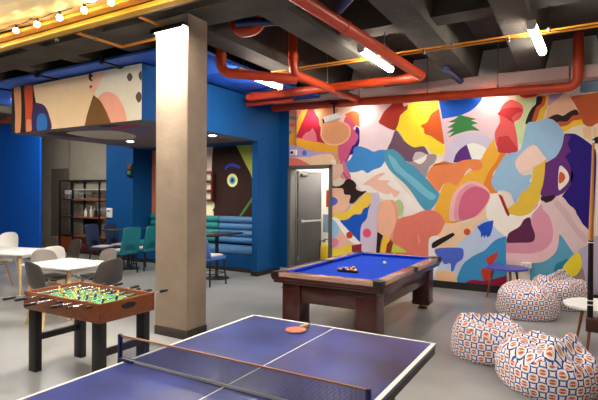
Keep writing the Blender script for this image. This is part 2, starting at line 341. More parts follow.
('M',41,0,[(-1.296,3.289),(-1.238,3.357),(-1.127,3.395),(-0.93,3.378),(-0.89,3.313),(-0.994,3.274),(-1.059,3.199),(-1.028,3.115),(-1.17,3.221)]),
('M',42,0,[(-1.292,2.853),(-1.212,2.878),(-1.122,2.882),(-1.064,2.807),(-0.998,2.704),(-0.962,2.607),(-1.076,2.564),(-1.209,2.579),(-1.29,2.611)]),
('M',43,0,[(-0.971,3.681),(-0.605,3.652),(-0.63,3.585),(-0.696,3.554),(-0.824,3.543),(-0.919,3.581)]),
('M',44,0,[(-0.55,3.554),(-0.464,3.554),(-0.474,3.362),(-0.519,3.273),(-0.543,3.159),(-0.629,3.091),(-0.713,3.093),(-0.66,3.238),(-0.598,3.326),(-0.557,3.415)]),
('M',45,0,[(-0.613,3.541),(-0.521,3.541),(-0.528,3.399),(-0.602,3.317),(-0.643,3.167),(-0.692,3.091),(-0.768,3.087),(-0.715,3.243),(-0.653,3.377)]),
('M',46,0,[(-0.654,3.545),(-0.571,3.542),(-0.582,3.427),(-0.653,3.368),(-0.694,3.264),(-0.743,3.104),(-0.832,3.078),(-0.787,3.248),(-0.728,3.361),(-0.67,3.426)]),
('M',47,1,[(-0.464,3.563),(-0.226,3.576),(-0.325,3.476),(-0.446,3.35),(-0.479,3.399)]),
('M',48,1,[(-0.474,3.371),(-0.325,3.476),(-0.226,3.567),(-0.118,3.51),(-0.045,3.256),(-0.123,3.204),(-0.242,3.205),(-0.342,3.19),(-0.444,3.166),(-0.517,3.125)]),
('M',49,0,[(-0.382,3.041),(-0.181,3.041),(-0.083,3.111),(0.025,3.147),(0.081,2.991),(-0.082,2.98),(-0.16,2.926),(-0.259,2.896),(-0.312,2.982)]),
('M',50,0,[(-0.41,3.062),(-0.301,3.109),(-0.182,3.1),(-0.103,3.18),(-0.006,3.208),(0.026,3.102),(-0.083,3.084),(-0.181,3.009),(-0.341,2.997)]),
('M',51,0,[(-0.472,3.149),(-0.343,3.213),(-0.242,3.182),(-0.143,3.242),(-0.046,3.27),(-0.006,3.186),(-0.103,3.162),(-0.181,3.077),(-0.301,3.086),(-0.39,3.051)]),
('M',52,1,[(-0.259,2.896),(-0.16,2.926),(-0.082,2.984),(0.065,3.001),(0.3,3.038),(0.448,3.062),(0.457,2.058),(0.26,2.502),(-0.003,2.849)]),
('M',53,1,[(-0.134,3.499),(0.269,3.534),(0.66,3.562),(0.664,3.132),(0.274,3.022),(0.169,2.95),(0.065,3.001),(-0.006,3.23)]),
('M',54,1,[(0.054,2.957),(0.176,2.971),(0.186,2.727),(0.067,2.787)]),
('M',54,1,[(0.207,2.956),(0.286,2.973),(0.287,2.774),(0.216,2.77)]),
('M',55,1,[(0.19,2.74),(0.235,2.777),(0.295,2.8),(0.296,2.668),(0.198,2.682)]),
('M',56,1,[(0.008,3.731),(0.267,3.758),(0.658,3.777),(0.66,3.583),(0.269,3.538),(0.01,3.551)]),
('M',57,0,[(-0.807,3.076),(-0.671,3.108),(-0.547,3.146),(-0.403,3.126),(-0.272,2.979),(-0.227,2.831),(-0.257,2.65),(-0.336,2.475),(-0.458,2.41),(-0.512,2.463),(-0.71,2.704),(-0.987,2.432),(-0.898,2.178),(-0.726,2.166),(-0.759,2.049),(-0.725,2.02),(-0.797,1.913),(-0.895,1.832),(-0.968,1.669),(-1.018,1.695),(-1.069,1.832),(-1.196,1.886),(-1.325,1.886),(-1.394,2.026),(-1.374,2.137),(-1.252,2.392),(-1.142,2.547),(-0.945,2.597),(-0.881,2.727)]),
('M',58,0,[(-0.498,2.423),(-0.511,2.018),(-0.58,1.788),(-0.625,1.593),(-0.777,1.456),(-0.924,1.425),(-1.074,1.43),(-1.126,1.53),(-1.042,1.622),(-0.968,1.669),(-0.943,1.696),(-0.895,1.841),(-0.797,1.913),(-0.725,2.02),(-0.703,2.216),(-0.672,2.375)]),
('M',59,1,[(-0.987,2.432),(-0.71,2.713),(-0.495,2.458),(-0.54,2.39),(-0.897,2.173)]),
('M',60,1,[(-0.219,2.871),(-0.12,2.842),(-0.002,2.737),(0.0,2.512),(-0.074,2.154),(-0.069,2.028),(-0.068,2.169),(-0.142,1.938),(-0.231,1.834),(-0.346,1.782),(-0.556,1.77),(-0.585,1.833),(-0.534,2.019),(-0.517,2.23),(-0.516,2.069),(-0.511,2.37),(-0.336,2.471),(-0.249,2.659)]),
('M',61,1,[(-0.199,2.87),(-0.042,2.86),(0.236,2.614),(0.257,2.458),(0.249,2.06),(0.229,1.406),(0.197,1.141),(0.131,1.189),(-0.003,1.45),(-0.071,1.552),(-0.139,1.643),(-0.254,1.777),(-0.142,1.938),(-0.072,2.143),(-0.07,2.132),(-0.135,2.337),(-0.204,2.475),(-0.117,2.562),(-0.178,2.701),(-0.12,2.811)]),
('M',62,0,[(-0.29,2.298),(-0.199,2.254),(-0.144,2.145),(-0.152,2.041),(-0.223,1.943),(-0.301,1.912)]),
('M',63,0,[(-0.285,2.199),(-0.225,2.182),(-0.197,2.109),(-0.233,2.037),(-0.292,2.017)]),
('M',64,1,[(-0.584,1.77),(-0.369,1.808),(-0.345,1.776),(-0.405,1.703),(-0.564,1.637)]),
('M',65,1,[(-0.738,0.734),(-0.363,1.205),(-0.224,1.081),(0.003,0.835),(0.242,0.901),(0.249,0.193),(-0.733,0.09)]),
('M',66,1,[(0.002,0.861),(0.227,1.128),(0.597,1.169),(0.607,0.181),(0.075,0.124),(0.071,0.558),(0.056,0.787)]),
('M',67,0,[(-0.23,0.664),(-0.13,0.707),(-0.228,0.518),(-0.32,0.448),(-0.357,0.487),(-0.321,0.605)]),
('M',68,0,[(0.003,0.835),(0.061,0.695),(0.058,0.583),(0.006,0.465),(-0.128,0.392),(-0.228,0.518),(-0.13,0.697)]),
('M',69,0,[(-0.038,0.41),(0.058,0.557),(0.094,0.483),(0.097,0.177),(-0.262,0.14),(-0.181,0.356)]),
('M',70,0,[(-0.602,1.7),(-0.45,1.622),(-0.342,1.44),(-0.284,1.207),(-0.304,0.892),(-0.405,0.722),(-0.593,0.608),(-0.983,0.584),(-1.145,0.616),(-1.148,0.952),(-0.716,1.001),(-0.744,1.376)]),
('M',71,0,[(-0.626,1.646),(-0.506,1.568),(-0.411,1.359),(-0.376,1.15),(-0.416,0.954),(-0.547,0.824),(-0.738,0.759),(-0.984,0.753),(-1.146,0.77),(-1.148,0.968),(-0.716,1.001),(-0.72,1.377)]),
('M',72,0,[(-0.254,1.782),(-0.139,1.643),(-0.048,1.552),(0.02,1.374),(0.227,1.128),(0.202,1.015),(0.046,0.899),(-0.042,0.801),(-0.132,0.919),(-0.224,1.07),(-0.317,1.202),(-0.379,1.336),(-0.459,1.465),(-0.554,1.595),(-0.405,1.703)]),
('M',73,0,[(-0.313,1.714),(-0.206,1.601),(-0.115,1.473),(-0.024,1.296),(0.154,1.073),(0.111,0.985),(-0.045,1.166),(-0.173,1.368),(-0.297,1.547),(-0.368,1.661)]),
('M',74,1,[(-1.508,1.814),(-1.247,1.842),(-1.117,1.475),(-0.916,1.414),(-0.769,1.456),(-0.625,1.593),(-0.579,1.78),(-0.564,1.647),(-0.744,1.419),(-0.866,1.318),(-0.914,1.225),(-1.063,1.137),(-1.128,1.024),(-1.293,1.149),(-1.477,1.355)]),
('M',75,1,[(-1.278,1.826),(-1.206,1.787),(-1.076,1.449),(-1.101,1.41),(-1.142,1.474)]),
('M',76,0,[(-1.127,0.936),(-1.113,1.036),(-1.078,1.12),(-0.914,1.236),(-0.841,1.362),(-0.744,1.403),(-0.714,1.27),(-0.659,1.085),(-0.706,0.97),(-0.912,0.943)]),
('M',77,1,[(-2.413,0.256),(-2.328,0.586),(-2.101,0.764),(-1.797,1.051),(-1.636,1.228),(-1.478,1.383),(-1.293,1.161),(-1.128,1.035),(-1.127,0.925),(-1.394,0.855),(-1.657,0.557),(-1.903,0.501),(-1.973,0.294),(-2.011,0.1),(-2.353,0.066)]),
('M',78,1,[(-2.344,1.085),(-2.276,1.222),(-2.048,1.253),(-1.827,1.295),(-1.664,1.368),(-1.569,1.512),(-1.535,1.847),(-1.497,1.803),(-1.478,1.366),(-1.637,1.294),(-1.636,1.216),(-1.797,1.039),(-1.961,0.888),(-2.101,0.753),(-2.359,0.737),(-2.553,0.737),(-2.554,0.868),(-2.478,0.978)]),
('M',79,0,[(-2.134,1.308),(-2.142,1.587),(-2.065,1.848),(-1.86,2.037),(-1.67,2.058),(-1.482,1.944),(-1.413,1.794),(-1.479,1.597),(-1.611,1.426),(-1.827,1.346)]),
('M',80,0,[(-2.049,1.323),(-2.052,1.617),(-1.97,1.866),(-1.778,2.002),(-1.562,1.945),(-1.413,1.794),(-1.506,1.586),(-1.638,1.425),(-1.827,1.346)]),
('M',81,0,[(-1.965,1.342),(-1.968,1.636),(-1.875,1.849),(-1.696,1.962),(-1.508,1.905),(-1.423,1.794),(-1.506,1.597),(-1.654,1.425),(-1.827,1.352)]),
('M',82,0,[(-3.19,0.527),(-3.195,1.19),(-3.12,1.327),(-2.872,1.395),(-2.66,1.483),(-2.482,1.499),(-2.335,1.431),(-2.242,1.293),(-2.27,1.176),(-2.344,1.038),(-2.495,0.954),(-2.548,0.856),(-2.551,0.559)]),
('M',83,0,[(-3.054,0.872),(-3.023,0.995),(-2.955,0.956),(-2.9,1.001),(-2.838,0.961),(-2.759,1.013),(-2.722,0.859),(-2.836,0.72),(-2.978,0.736)]),
('M',84,0,[(-2.545,0.512),(-2.548,0.88),(-2.484,0.984),(-2.361,0.99),(-2.32,0.916),(-2.435,0.774),(-2.387,0.612),(-2.328,0.586),(-2.385,0.335),(-2.47,0.055),(-2.541,0.048)]),
('M',85,0,[(-2.4,0.746),(-1.961,0.79),(-1.882,0.732),(-1.898,0.587),(-2.008,0.487),(-2.063,0.344),(-2.108,0.317),(-2.127,0.478),(-2.241,0.458),(-2.328,0.586),(-2.387,0.612)]),
('M',86,0,[(-2.488,0.8),(-2.436,0.886),(-2.132,1.053),(-2.075,1.067),(-2.069,1.009),(-2.377,0.795),(-2.464,0.754)]),
('M',87,0,[(-1.759,1.104),(-1.764,1.08),(-1.777,1.059),(-1.796,1.044),(-1.819,1.038),(-1.842,1.042),(-1.862,1.055),(-1.875,1.075),(-1.88,1.099),(-1.876,1.123),(-1.863,1.144),(-1.843,1.158),(-1.82,1.164),(-1.797,1.16),(-1.777,1.147),(-1.764,1.127)]),
('M',88,1,[(-1.641,1.203),(-1.503,1.298),(-1.352,1.336),(-1.366,1.191),(-1.406,1.044),(-1.464,1.014),(-1.475,1.064),(-1.511,0.994),(-1.528,1.05),(-1.57,0.997),(-1.571,1.099)]),
('M',89,1,[(-2.022,0.087),(-1.973,0.294),(-1.886,0.502),(-1.701,0.658),(-1.499,0.765),(-1.395,0.9),(-1.291,0.994),(-1.138,1.051),(-1.121,0.211),(-1.762,0.15)]),
('M',90,1,[(-1.476,0.626),(-1.279,0.762),(-1.273,0.663),(-1.376,0.522),(-1.328,0.442),(-1.441,0.192),(-1.521,0.218),(-1.57,0.394),(-1.444,0.489)]),
('M',91,1,[(-1.926,0.039),(-1.861,0.131),(-1.719,0.207),(-1.494,0.194),(-1.122,0.332),(-1.12,0.101),(-1.915,-0.018)]),
('M',92,0,[(-2.384,0.299),(-2.075,0.325),(-2.017,0.203),(-2.011,0.111),(-2.336,0.08)]),
('M',93,1,[(-4.738,1.955),(-4.405,1.938),(-4.363,1.818),(-4.215,1.765),(-4.243,1.619),(-4.371,1.384),(-4.734,1.321)]),
('M',94,1,[(-4.742,2.452),(-4.397,2.469),(-4.378,2.333),(-4.467,2.215),(-4.605,2.108),(-4.739,2.054)]),
('M',95,0,[(-4.41,2.551),(-4.32,2.386),(-4.23,2.195),(-4.259,2.115),(-4.378,2.268),(-4.421,2.388)]),
('M',96,0,[(-3.26,1.642),(-3.144,1.704),(-3.059,1.568),(-3.089,1.405),(-3.194,1.376),(-3.248,1.514)]),
('M',97,0,[(-3.617,1.585),(-3.438,1.696),(-3.25,1.662),(-3.174,1.479),(-3.192,1.131),(-3.323,0.858),(-3.448,0.914),(-3.602,1.021),(-3.615,1.298)]),
('M',98,0,[(-3.33,1.677),(-3.25,1.662),(-3.174,1.479),(-3.192,1.131),(-3.323,0.858),(-3.377,0.886),(-3.246,1.155),(-3.237,1.462)]),
('M',82,1,[(-3.266,1.077),(-3.183,1.31),(-3.057,1.324),(-2.831,1.396),(-2.724,0.674),(-3.322,0.636),(-3.296,0.818)]),
('M',99,1,[(-4.612,1.351),(-4.37,1.222),(-3.988,0.77),(-3.986,0.594),(-4.606,0.555),(-4.608,0.857)]),
('M',100,1,[(-4.612,1.324),(-4.46,1.273),(-3.988,0.792),(-3.987,0.728),(-4.19,0.759),(-4.368,0.923),(-4.501,1.108),(-4.721,1.282)]),
('M',101,1,[(-4.49,1.234),(-4.311,1.288),(-4.165,1.373),(-3.992,1.404),(-3.919,1.517),(-3.768,1.625),(-3.817,1.466),(-3.849,1.291),(-3.99,1.143),(-3.988,0.77),(-4.369,1.113)]),
('M',102,1,[(-3.808,1.836),(-3.603,1.846),(-3.558,1.716),(-3.573,1.56),(-3.643,1.375),(-3.607,1.011),(-3.643,0.616),(-3.998,0.567),(-4.002,1.143),(-3.849,1.291),(-3.823,1.477),(-3.762,1.636)]),
('M',103,0,[(-4.704,1.404),(-4.372,1.412),(-4.08,1.648),(-3.882,1.83),(-3.786,1.83),(-3.762,1.688),(-3.823,1.551),(-3.93,1.501),(-3.992,1.388),(-4.148,1.374),(-4.3,1.267),(-4.454,1.246),(-4.599,1.313)]),
('M',104,0,[(-4.739,2.01),(-4.556,1.976),(-4.406,2.035),(-4.347,2.116),(-4.23,2.131),(-4.107,2.033),(-4.106,1.926),(-3.996,1.872),(-3.865,1.872),(-4.024,1.755),(-4.167,1.62),(-4.261,1.63),(-4.233,1.781),(-4.375,1.807),(-4.411,1.921),(-4.525,1.943),(-4.738,1.95)]),
('M',105,1,[(-4.737,1.762),(-4.697,1.76),(-4.66,1.754),(-4.625,1.744),(-4.594,1.731),(-4.569,1.714),(-4.551,1.696),(-4.539,1.675),(-4.535,1.654),(-4.539,1.633),(-4.55,1.612),(-4.568,1.593),(-4.593,1.576),(-4.623,1.562),(-4.658,1.551),(-4.696,1.544),(-4.735,1.541)]),
('M',106,1,[(-4.734,1.304),(-4.58,1.215),(-4.489,1.082),(-4.512,0.944),(-4.608,0.846),(-4.73,0.84)]),
('M',107,0,[(-4.51,0.753),(-4.518,0.715),(-4.542,0.681),(-4.577,0.658),(-4.619,0.648),(-4.661,0.653),(-4.697,0.673),(-4.721,0.703),(-4.73,0.741),(-4.721,0.78),(-4.698,0.813),(-4.662,0.836),(-4.62,0.846),(-4.578,0.84),(-4.543,0.821),(-4.519,0.79)]),
('M',108,1,[(-4.729,0.631),(-4.546,0.614),(-4.202,0.759),(-4.187,0.393),(-4.727,0.354)]),
('M',109,0,[(-4.174,0.932),(-4.179,0.903),(-4.196,0.878),(-4.22,0.86),(-4.249,0.853),(-4.279,0.858),(-4.304,0.873),(-4.32,0.897),(-4.327,0.925),(-4.321,0.955),(-4.304,0.98),(-4.28,0.997),(-4.25,1.004),(-4.221,1.0),(-4.196,0.985),(-4.18,0.961)]),
('M',110,0,[(-3.751,0.994),(-3.758,0.957),(-3.779,0.925),(-3.81,0.903),(-3.846,0.894),(-3.883,0.9),(-3.915,0.919),(-3.936,0.949),(-3.943,0.985),(-3.936,1.022),(-3.916,1.054),(-3.884,1.076),(-3.848,1.085),(-3.811,1.079),(-3.78,1.06),(-3.759,1.03)]),
('M',111,1,[(-4.195,0.705),(-3.97,0.761),(-3.969,0.569),(-4.194,0.554)]),
('M',104,1,[(-3.618,1.031),(-3.492,0.953),(-3.535,0.857),(-3.565,0.595),(-3.643,0.59)]),
('M',112,1,[(-3.565,0.595),(-3.523,0.832),(-3.448,0.945),(-3.318,0.879),(-3.393,0.772),(-3.413,0.605)]),
('M',113,1,[(-3.434,0.603),(-3.403,0.781),(-3.329,0.878),(-3.275,0.809),(-3.305,0.612)]),
('M',114,1,[(-3.316,0.611),(-3.275,0.799),(-3.137,0.745),(-2.995,0.657),(-2.979,0.633)]),
('B',115,0,[(-9.663,3.917),(-9.459,3.921),(-9.412,3.368),(-9.457,2.969),(-9.614,2.968),(-9.624,3.386)]),
('B',116,0,[(-9.296,3.877),(-9.057,3.901),(-9.063,2.981),(-9.249,2.972),(-9.277,3.409)]),
('B',117,1,[(-9.241,3.189),(-9.178,3.22),(-9.063,3.186),(-9.063,2.981),(-9.249,2.972)]),
('B',118,1,[(-9.022,3.849),(-6.026,3.968),(-6.021,2.879),(-8.46,2.958),(-8.486,3.192),(-8.644,3.415),(-8.925,3.506),(-8.986,3.715)]),
('B',119,0,[(-9.02,3.464),(-8.796,3.479),(-8.627,3.403),(-8.502,3.219),(-8.46,2.953),(-9.019,2.968)]),
('B',120,0,[(-8.898,3.133),(-8.855,3.261),(-8.736,3.292),(-8.618,3.243),(-8.568,3.109),(-8.593,2.976),(-8.735,2.965),(-8.88,2.98)]),
('B',121,1,[(-7.096,3.913),(-6.048,3.945),(-6.051,2.962),(-6.44,2.951),(-7.028,2.975),(-7.205,3.507)]),
('B',122,1,[(-7.268,3.935),(-6.928,3.93),(-7.053,3.697),(-7.223,3.482),(-7.353,3.563)]),
('B',123,0,[(-7.134,3.386),(-6.995,3.486),(-6.825,3.491),(-6.611,3.38),(-6.454,3.167),(-6.427,2.95),(-6.822,2.956),(-6.925,3.162)]),
('B',124,0,[(-7.469,2.95),(-7.382,3.07),(-7.097,2.98),(-7.238,2.949)]),
('B',125,1,[(-7.24,3.483),(-7.064,3.379),(-6.891,3.16),(-6.782,2.949),(-7.382,2.958),(-7.469,2.964),(-7.411,3.156)]),
('B',126,0,[(-7.132,2.96),(-6.89,2.966),(-6.622,2.907),(-6.688,2.884),(-7.309,2.917)]),
('B',127,0,[(-6.397,3.691),(-6.327,3.751),(-6.258,3.674),(-6.327,3.609)]),
('B',127,0,[(-6.188,3.346),(-6.113,3.422),(-6.038,3.332),(-6.112,3.245)]),
('B',127,0,[(-6.122,3.684),(-6.07,3.751),(-6.04,3.674),(-6.069,3.595)]),
('B',127,0,[(-6.683,3.887),(-6.563,3.904),(-6.444,3.862),(-6.562,3.839)]),
('B',128,0,[(-7.348,3.638),(-7.305,3.661),(-7.262,3.629),(-7.305,3.601)]),
('B',129,0,[(-7.363,3.835),(-7.32,3.863),(-7.25,3.81),(-7.302,3.782),(-7.249,3.72),(-7.345,3.754)]),
('U',130,0,[(-9.06,5.64),(-8.17,5.78),(-8.4,6.51),(-9.21,6.28)]),
('U',131,0,[(-7.84,5.65),(-6.9,5.65),(-6.45,5.96),(-7.38,6.52),(-7.96,6.05)]),
('U',132,0,[(-7.3,5.72),(-6.62,5.74),(-6.76,5.93),(-7.35,5.91)]),
('U',133,0,[(-8.62,5.79),(-7.6,6.0),(-7.72,6.69),(-8.36,7.11),(-8.87,6.75)]),
('U',134,0,[(-7.24,5.51),(-6.83,5.56),(-7.03,5.68),(-7.31,5.64)]),
('M',135,1,[(-9.533,3.408),(-7.732,3.301),(-7.719,1.237),(-9.521,1.19)]),
('M',136,0,[(-10.255,3.055),(-9.933,2.91),(-9.883,2.061),(-10.199,1.139),(-10.816,1.122),(-10.825,3.08)]),
('M',137,1,[(-7.732,3.361),(-6.767,3.301),(-6.753,1.234),(-7.719,1.207)]),
('M',138,1,[(-8.041,3.38),(-7.566,3.351),(-7.281,2.923),(-7.097,2.623),(-6.802,2.165),(-6.796,1.221),(-8.043,1.186),(-8.044,1.35),(-8.092,1.41),(-8.014,1.472),(-8.014,1.563),(-8.109,1.683),(-8.188,1.774),(-8.126,1.835),(-8.229,1.896),(-8.19,2.018),(-8.112,2.261),(-8.115,2.656),(-8.077,2.958)]),
('M',139,1,[(-8.332,1.853),(-8.149,1.829),(-8.109,1.683),(-8.014,1.563),(-8.029,1.441),(-8.092,1.392),(-8.035,1.186),(-8.328,1.178)]),
('M',140,0,[(-6.921,3.114),(-6.931,3.084),(-6.958,3.059),(-7.0,3.044),(-7.049,3.04),(-7.099,3.049),(-7.141,3.069),(-7.17,3.096),(-7.18,3.128),(-7.17,3.159),(-7.142,3.184),(-7.1,3.199),(-7.05,3.203),(-7.001,3.194),(-6.959,3.174),(-6.931,3.146)]),
('M',141,0,[(-7.688,2.451),(-7.613,2.533),(-7.426,2.569),(-7.22,2.493),(-7.234,2.434),(-7.426,2.486),(-7.575,2.472),(-7.665,2.403)]),
('M',142,0,[(-7.283,2.142),(-7.295,2.079),(-7.33,2.026),(-7.383,1.991),(-7.445,1.978),(-7.508,1.991),(-7.562,2.028),(-7.598,2.082),(-7.611,2.146),(-7.599,2.209),(-7.563,2.263),(-7.51,2.298),(-7.447,2.309),(-7.384,2.296),(-7.332,2.259),(-7.296,2.205)]),
('M',143,0,[(-7.35,2.143),(-7.357,2.107),(-7.377,2.076),(-7.409,2.056),(-7.445,2.049),(-7.483,2.057),(-7.514,2.078),(-7.536,2.109),(-7.543,2.145),(-7.536,2.181),(-7.515,2.212),(-7.484,2.232),(-7.447,2.238),(-7.41,2.231),(-7.378,2.21),(-7.357,2.179)]),
('M',144,0,[(-7.394,2.143),(-7.398,2.123),(-7.409,2.106),(-7.426,2.095),(-7.446,2.091),(-7.466,2.095),(-7.483,2.107),(-7.494,2.124),(-7.498,2.144),(-7.494,2.165),(-7.483,2.182),(-7.466,2.193),(-7.446,2.197),(-7.426,2.193),(-7.409,2.181),(-7.398,2.164)]),
('M',145,1,[(-7.285,1.208),(-6.827,1.751),(-6.799,1.682),(-7.197,1.21)]),
]
# ------------------------------------------------------------------ camera (room axes: +Y towards the painted wall)
cam = bpy.data.cameras.new('camera'); co = bpy.data.objects.new('camera', cam); COL.objects.link(co)
cam.sensor_width = 36; cam.lens = 480/598*36; cam.clip_end = 200; cam.clip_start = .02
co.matrix_world = Matrix.Translation((0, 0, 1.76)) @ Matrix.Rotation(.527, 4, 'Z') @ Matrix.Rotation(PI/2-.008, 4, 'X') @ Matrix.Rotation(.006, 4, 'Z')
SC.camera = co
SC.view_settings.view_transform = 'Standard'; SC.view_settings.look = 'None'; SC.view_settings.gamma = 1
SC.view_settings.exposure = -0.2
SC.cycles.use_denoising = True
SC.cycles.max_bounces = 8; SC.cycles.sample_clamp_indirect = 8
w = bpy.data.worlds.new('world'); SC.world = w; w.use_nodes = True
w.node_tree.nodes['Background'].inputs[0].default_value = (.02, .02, .025, 1)
w.node_tree.nodes['Background'].inputs[1].default_value = .3

# ------------------------------------------------------------------ room shell
WX0, WX1, WY0, WY1, H = -16.5, 4.2, -4.0, 9.5, 4.5
bm = BM(); b2(bm, WX0-.2, WX1+.2, WY0-.2, WY1+2.2, -.12, 0); struct('floor', bm, M['floor'])
bm = BM(); b2(bm, WX0-.2, WX1+.2, WY0-.2, WY1+2.2, H, H+.15); struct('ceiling', bm, M['concrete_dark'])
bm = BM()   # back wall with the doorway left open, x -5.75..-4.72
b2(bm, -10.3, -5.75, WY1, WY1+.2, 0, H); b2(bm, -4.72, WX1, WY1, WY1+.2, 0, H); b2(bm, -5.75, -4.72, WY1, WY1+.2, 2.42, H)
struct('wall_back', bm, M['wall_white'])
bm = BM(); b2(bm, WX0-.2, -10.27, WY1, WY1+.2, 0, H); struct('wall_bar', bm, M['wall_tan'])
bm = BM(); b2(bm, WX0-.2, WX0, WY0, WY1, 0, H); struct('wall_left', bm, M['wall_grey'])
bm = BM(); b2(bm, WX1, WX1+.2, WY0, WY1, 0, H); struct('wall_right', bm, M['wall_grey'])
bm = BM(); b2(bm, WX0, WX1, WY0-.2, WY0, 0, H); struct('wall_front', bm, M['wall_grey'])
bm = BM(); b2(bm, -6.2, -6.05, 8.6, WY1, .1, 3.87); b2(bm, -6.06, -5.80, 9.47, WY1, .1, 3.87); struct('wall_partition', bm, M['wall_teal'])
bm = BM(); b2(bm, -11.35, -10.27, 8.84, WY1, 0, 3.9); struct('wall_block', bm, M['wall_teal'])
bm = BM(); b2(bm, WX0, -13.1, 8.0, 8.05, 0, 3.85); struct('wall_side', bm, M['wall_blue'])
bm = BM(); b2(bm, -6.21, -6.035, 8.585, WY1, 0, .1); struct('baseboard_partition', bm, M['black'])
bm = BM(); b2(bm, -4.66, WX1, WY1-.075, WY1, 0, .13); struct('baseboard_back', bm, M['black'])
bm = BM(); b2(bm, -11.36, -10.255, 8.82, 8.84, 0, .1); struct('baseboard_block', bm, M['black'])
# corridor beyond the doorway
bm = BM(); b2(bm, -4.62, -4.5, WY1+.2, WY1+2.2, 0, 2.9); b2(bm, -7.2, -4.5, WY1+1.4, WY1+1.5, 0, 2.9); b2(bm, -7.3, -7.2, WY1+.2, WY1+2.2, 0, 2.9); b2(bm, -7.3, -4.5, WY1+.2, WY1+2.2, 2.9, 3.0)
struct('wall_corridor', bm, M['wall_white'])
# dropped bulkhead over the lounge
bm = BM(); fs = b2(bm, -9.75, -6.05, 5.38, 8.6, 2.97, 3.87); b2(bm, -10.27, -6.2, 8.6, WY1, 3.0, 3.87)
struct('wall_bulkhead', bm, M['wall_teal'], 'blue dropped bulkhead hanging over the lounge')
# pillars
bm = BM(); b2(bm, -4.635, -4.095, 4.345, 4.70, .11, 3.97, .012); struct('wall_pillar', bm, M['concrete'], 'square concrete pillar between football table and pool table')
bm = BM(); b2(bm, -4.642, -4.088, 4.338, 4.707, 0, .11, .006); struct('baseboard_pillar', bm, M['plinth'])
bm = BM(); b2(bm, .27, .8, 4.345, 4.78, 0, 3.97, .012); struct('wall_pillar_right', bm, M['concrete'])
# beams
bm = BM()
b2(bm, WX0, WX1, 4.3, 4.82, 3.97, H); struct('ceiling_main_beam', bm, M['concrete_dark'])
def rib(name, x, y0, y1, wb=.40, wt=.62, z0=3.97):
    bm = BM(); prism(bm, [(x-wb/2, z0), (x+wb/2, z0), (x+wt/2, H), (x-wt/2, H)], y0, y1, 'y'); return struct(name, bm, M['concrete_dark'])
for x, wb in ((-3.19, .40), (-1.87, .40), (-.72, .36), (.55, .4), (1.85, .4), (-4.5, .4), (-5.8, .4), (-7.1, .4), (-8.4, .4), (-9.7, .4), (-11, .4), (-12.3, .4), (-13.6, .4), (3.1, .4)):
    rib('ceiling_rib', x, 4.82, WY1, wb)
for x in (-15, -13.6, -12.3, -11, -9.7, -8.4, -7.1, -5.8, -4.5, -3.19, -1.87, -.72, .55, 1.85, 3.1):
    rib('ceiling_rib', x, WY0, 4.3)
for x0, x1 in ((-1.6, -.95), (-2.9, -2.15), (-.5, .3)):
    bm = BM(); b2(bm, x0-.1, x1+.1, 6.15, 6.5, 4.05, H); struct('ceiling_cross_rib', bm, M['concrete_dark'])
bm = BM(); b2(bm, -6.05, -.15, 9.22, WY1, 3.76, 3.97, .01); b2(bm, -.13, 1.6, 9.22, WY1, 3.74, 3.95, .01); struct('trim_soffit', bm, M['soffit'])
# blue ceiling rafts
for i, x in enumerate(range(4)):
    x1 = -4.86-i*1.75; x0 = x1-1.72
    for (y0, y1) in ((5.08, 6.55), (6.58, 8.0), (8.03, 9.45)):
        bm = BM(); b2(bm, x0, x1, y0, y1, 3.90, 3.945, .004); struct('ceiling_panel', bm, M['raft'])
for i in range(1, 4):
    bm = BM(); x = -4.86-i*1.75+.015; b2(bm, x-.03, x+.03, 5.02, 9.45, 3.872, 3.898); b2(bm, x-.03, x+.03, 5.02, 5.06, 3.84, 3.969); struct('ceiling_panel_rail', bm, M['black_metal'])
# ------------------------------------------------------------------ door
bm = BM()
b2(bm, -5.80, -5.72, 9.44, 9.72, 0, 2.46, .005); b2(bm, -4.75, -4.67, 9.44, 9.72, 0, 2.46, .005); b2(bm, -5.8, -4.67, 9.44, 9.72, 2.38, 2.46, .005)
struct('door_frame', bm, M['frame_grey'])
d = bpy.data.objects.new('door_1', None); COL.objects.link(d); d.location = (-5.70, 9.73, 0); d.rotation_euler = (0, 0, math.radians(82)); d['kind'] = 'structure'; d['label'] = 'grey metal door standing open beside the painted wall'
bm = BM(); b2(bm, 0, .93, -.025, .025, .01, 2.36, .004); obj('door_leaf', bm, M['door_grey'], d)
bm = BM(); box(bm, (.47, -.075, 1.17), (.82, .035, .05), 0, .01); box(bm, (.1, -.05, 1.17), (.1, .06, .075), 0, .01); box(bm, (.84, -.05, 1.17), (.1, .06, .075), 0, .01); obj('push_bar', bm, M['chrome'], d)
bm = BM(); box(bm, (.2, -.05, 2.27), (.24, .05, .06), 0, .008); tube(bm, [(.28, -.07, 2.29), (.38, -.2, 2.31), (.05, -.24, 2.33)], .01, 6); obj('door_closer', bm, M['frame_grey'], d)
bm = BM()
for z in (.3, 1.2, 2.1): tube(bm, [(-.01, -.03, z-.06), (-.01, -.03, z+.06)], .014, 8)
obj('hinge', bm, M['chrome'], d)
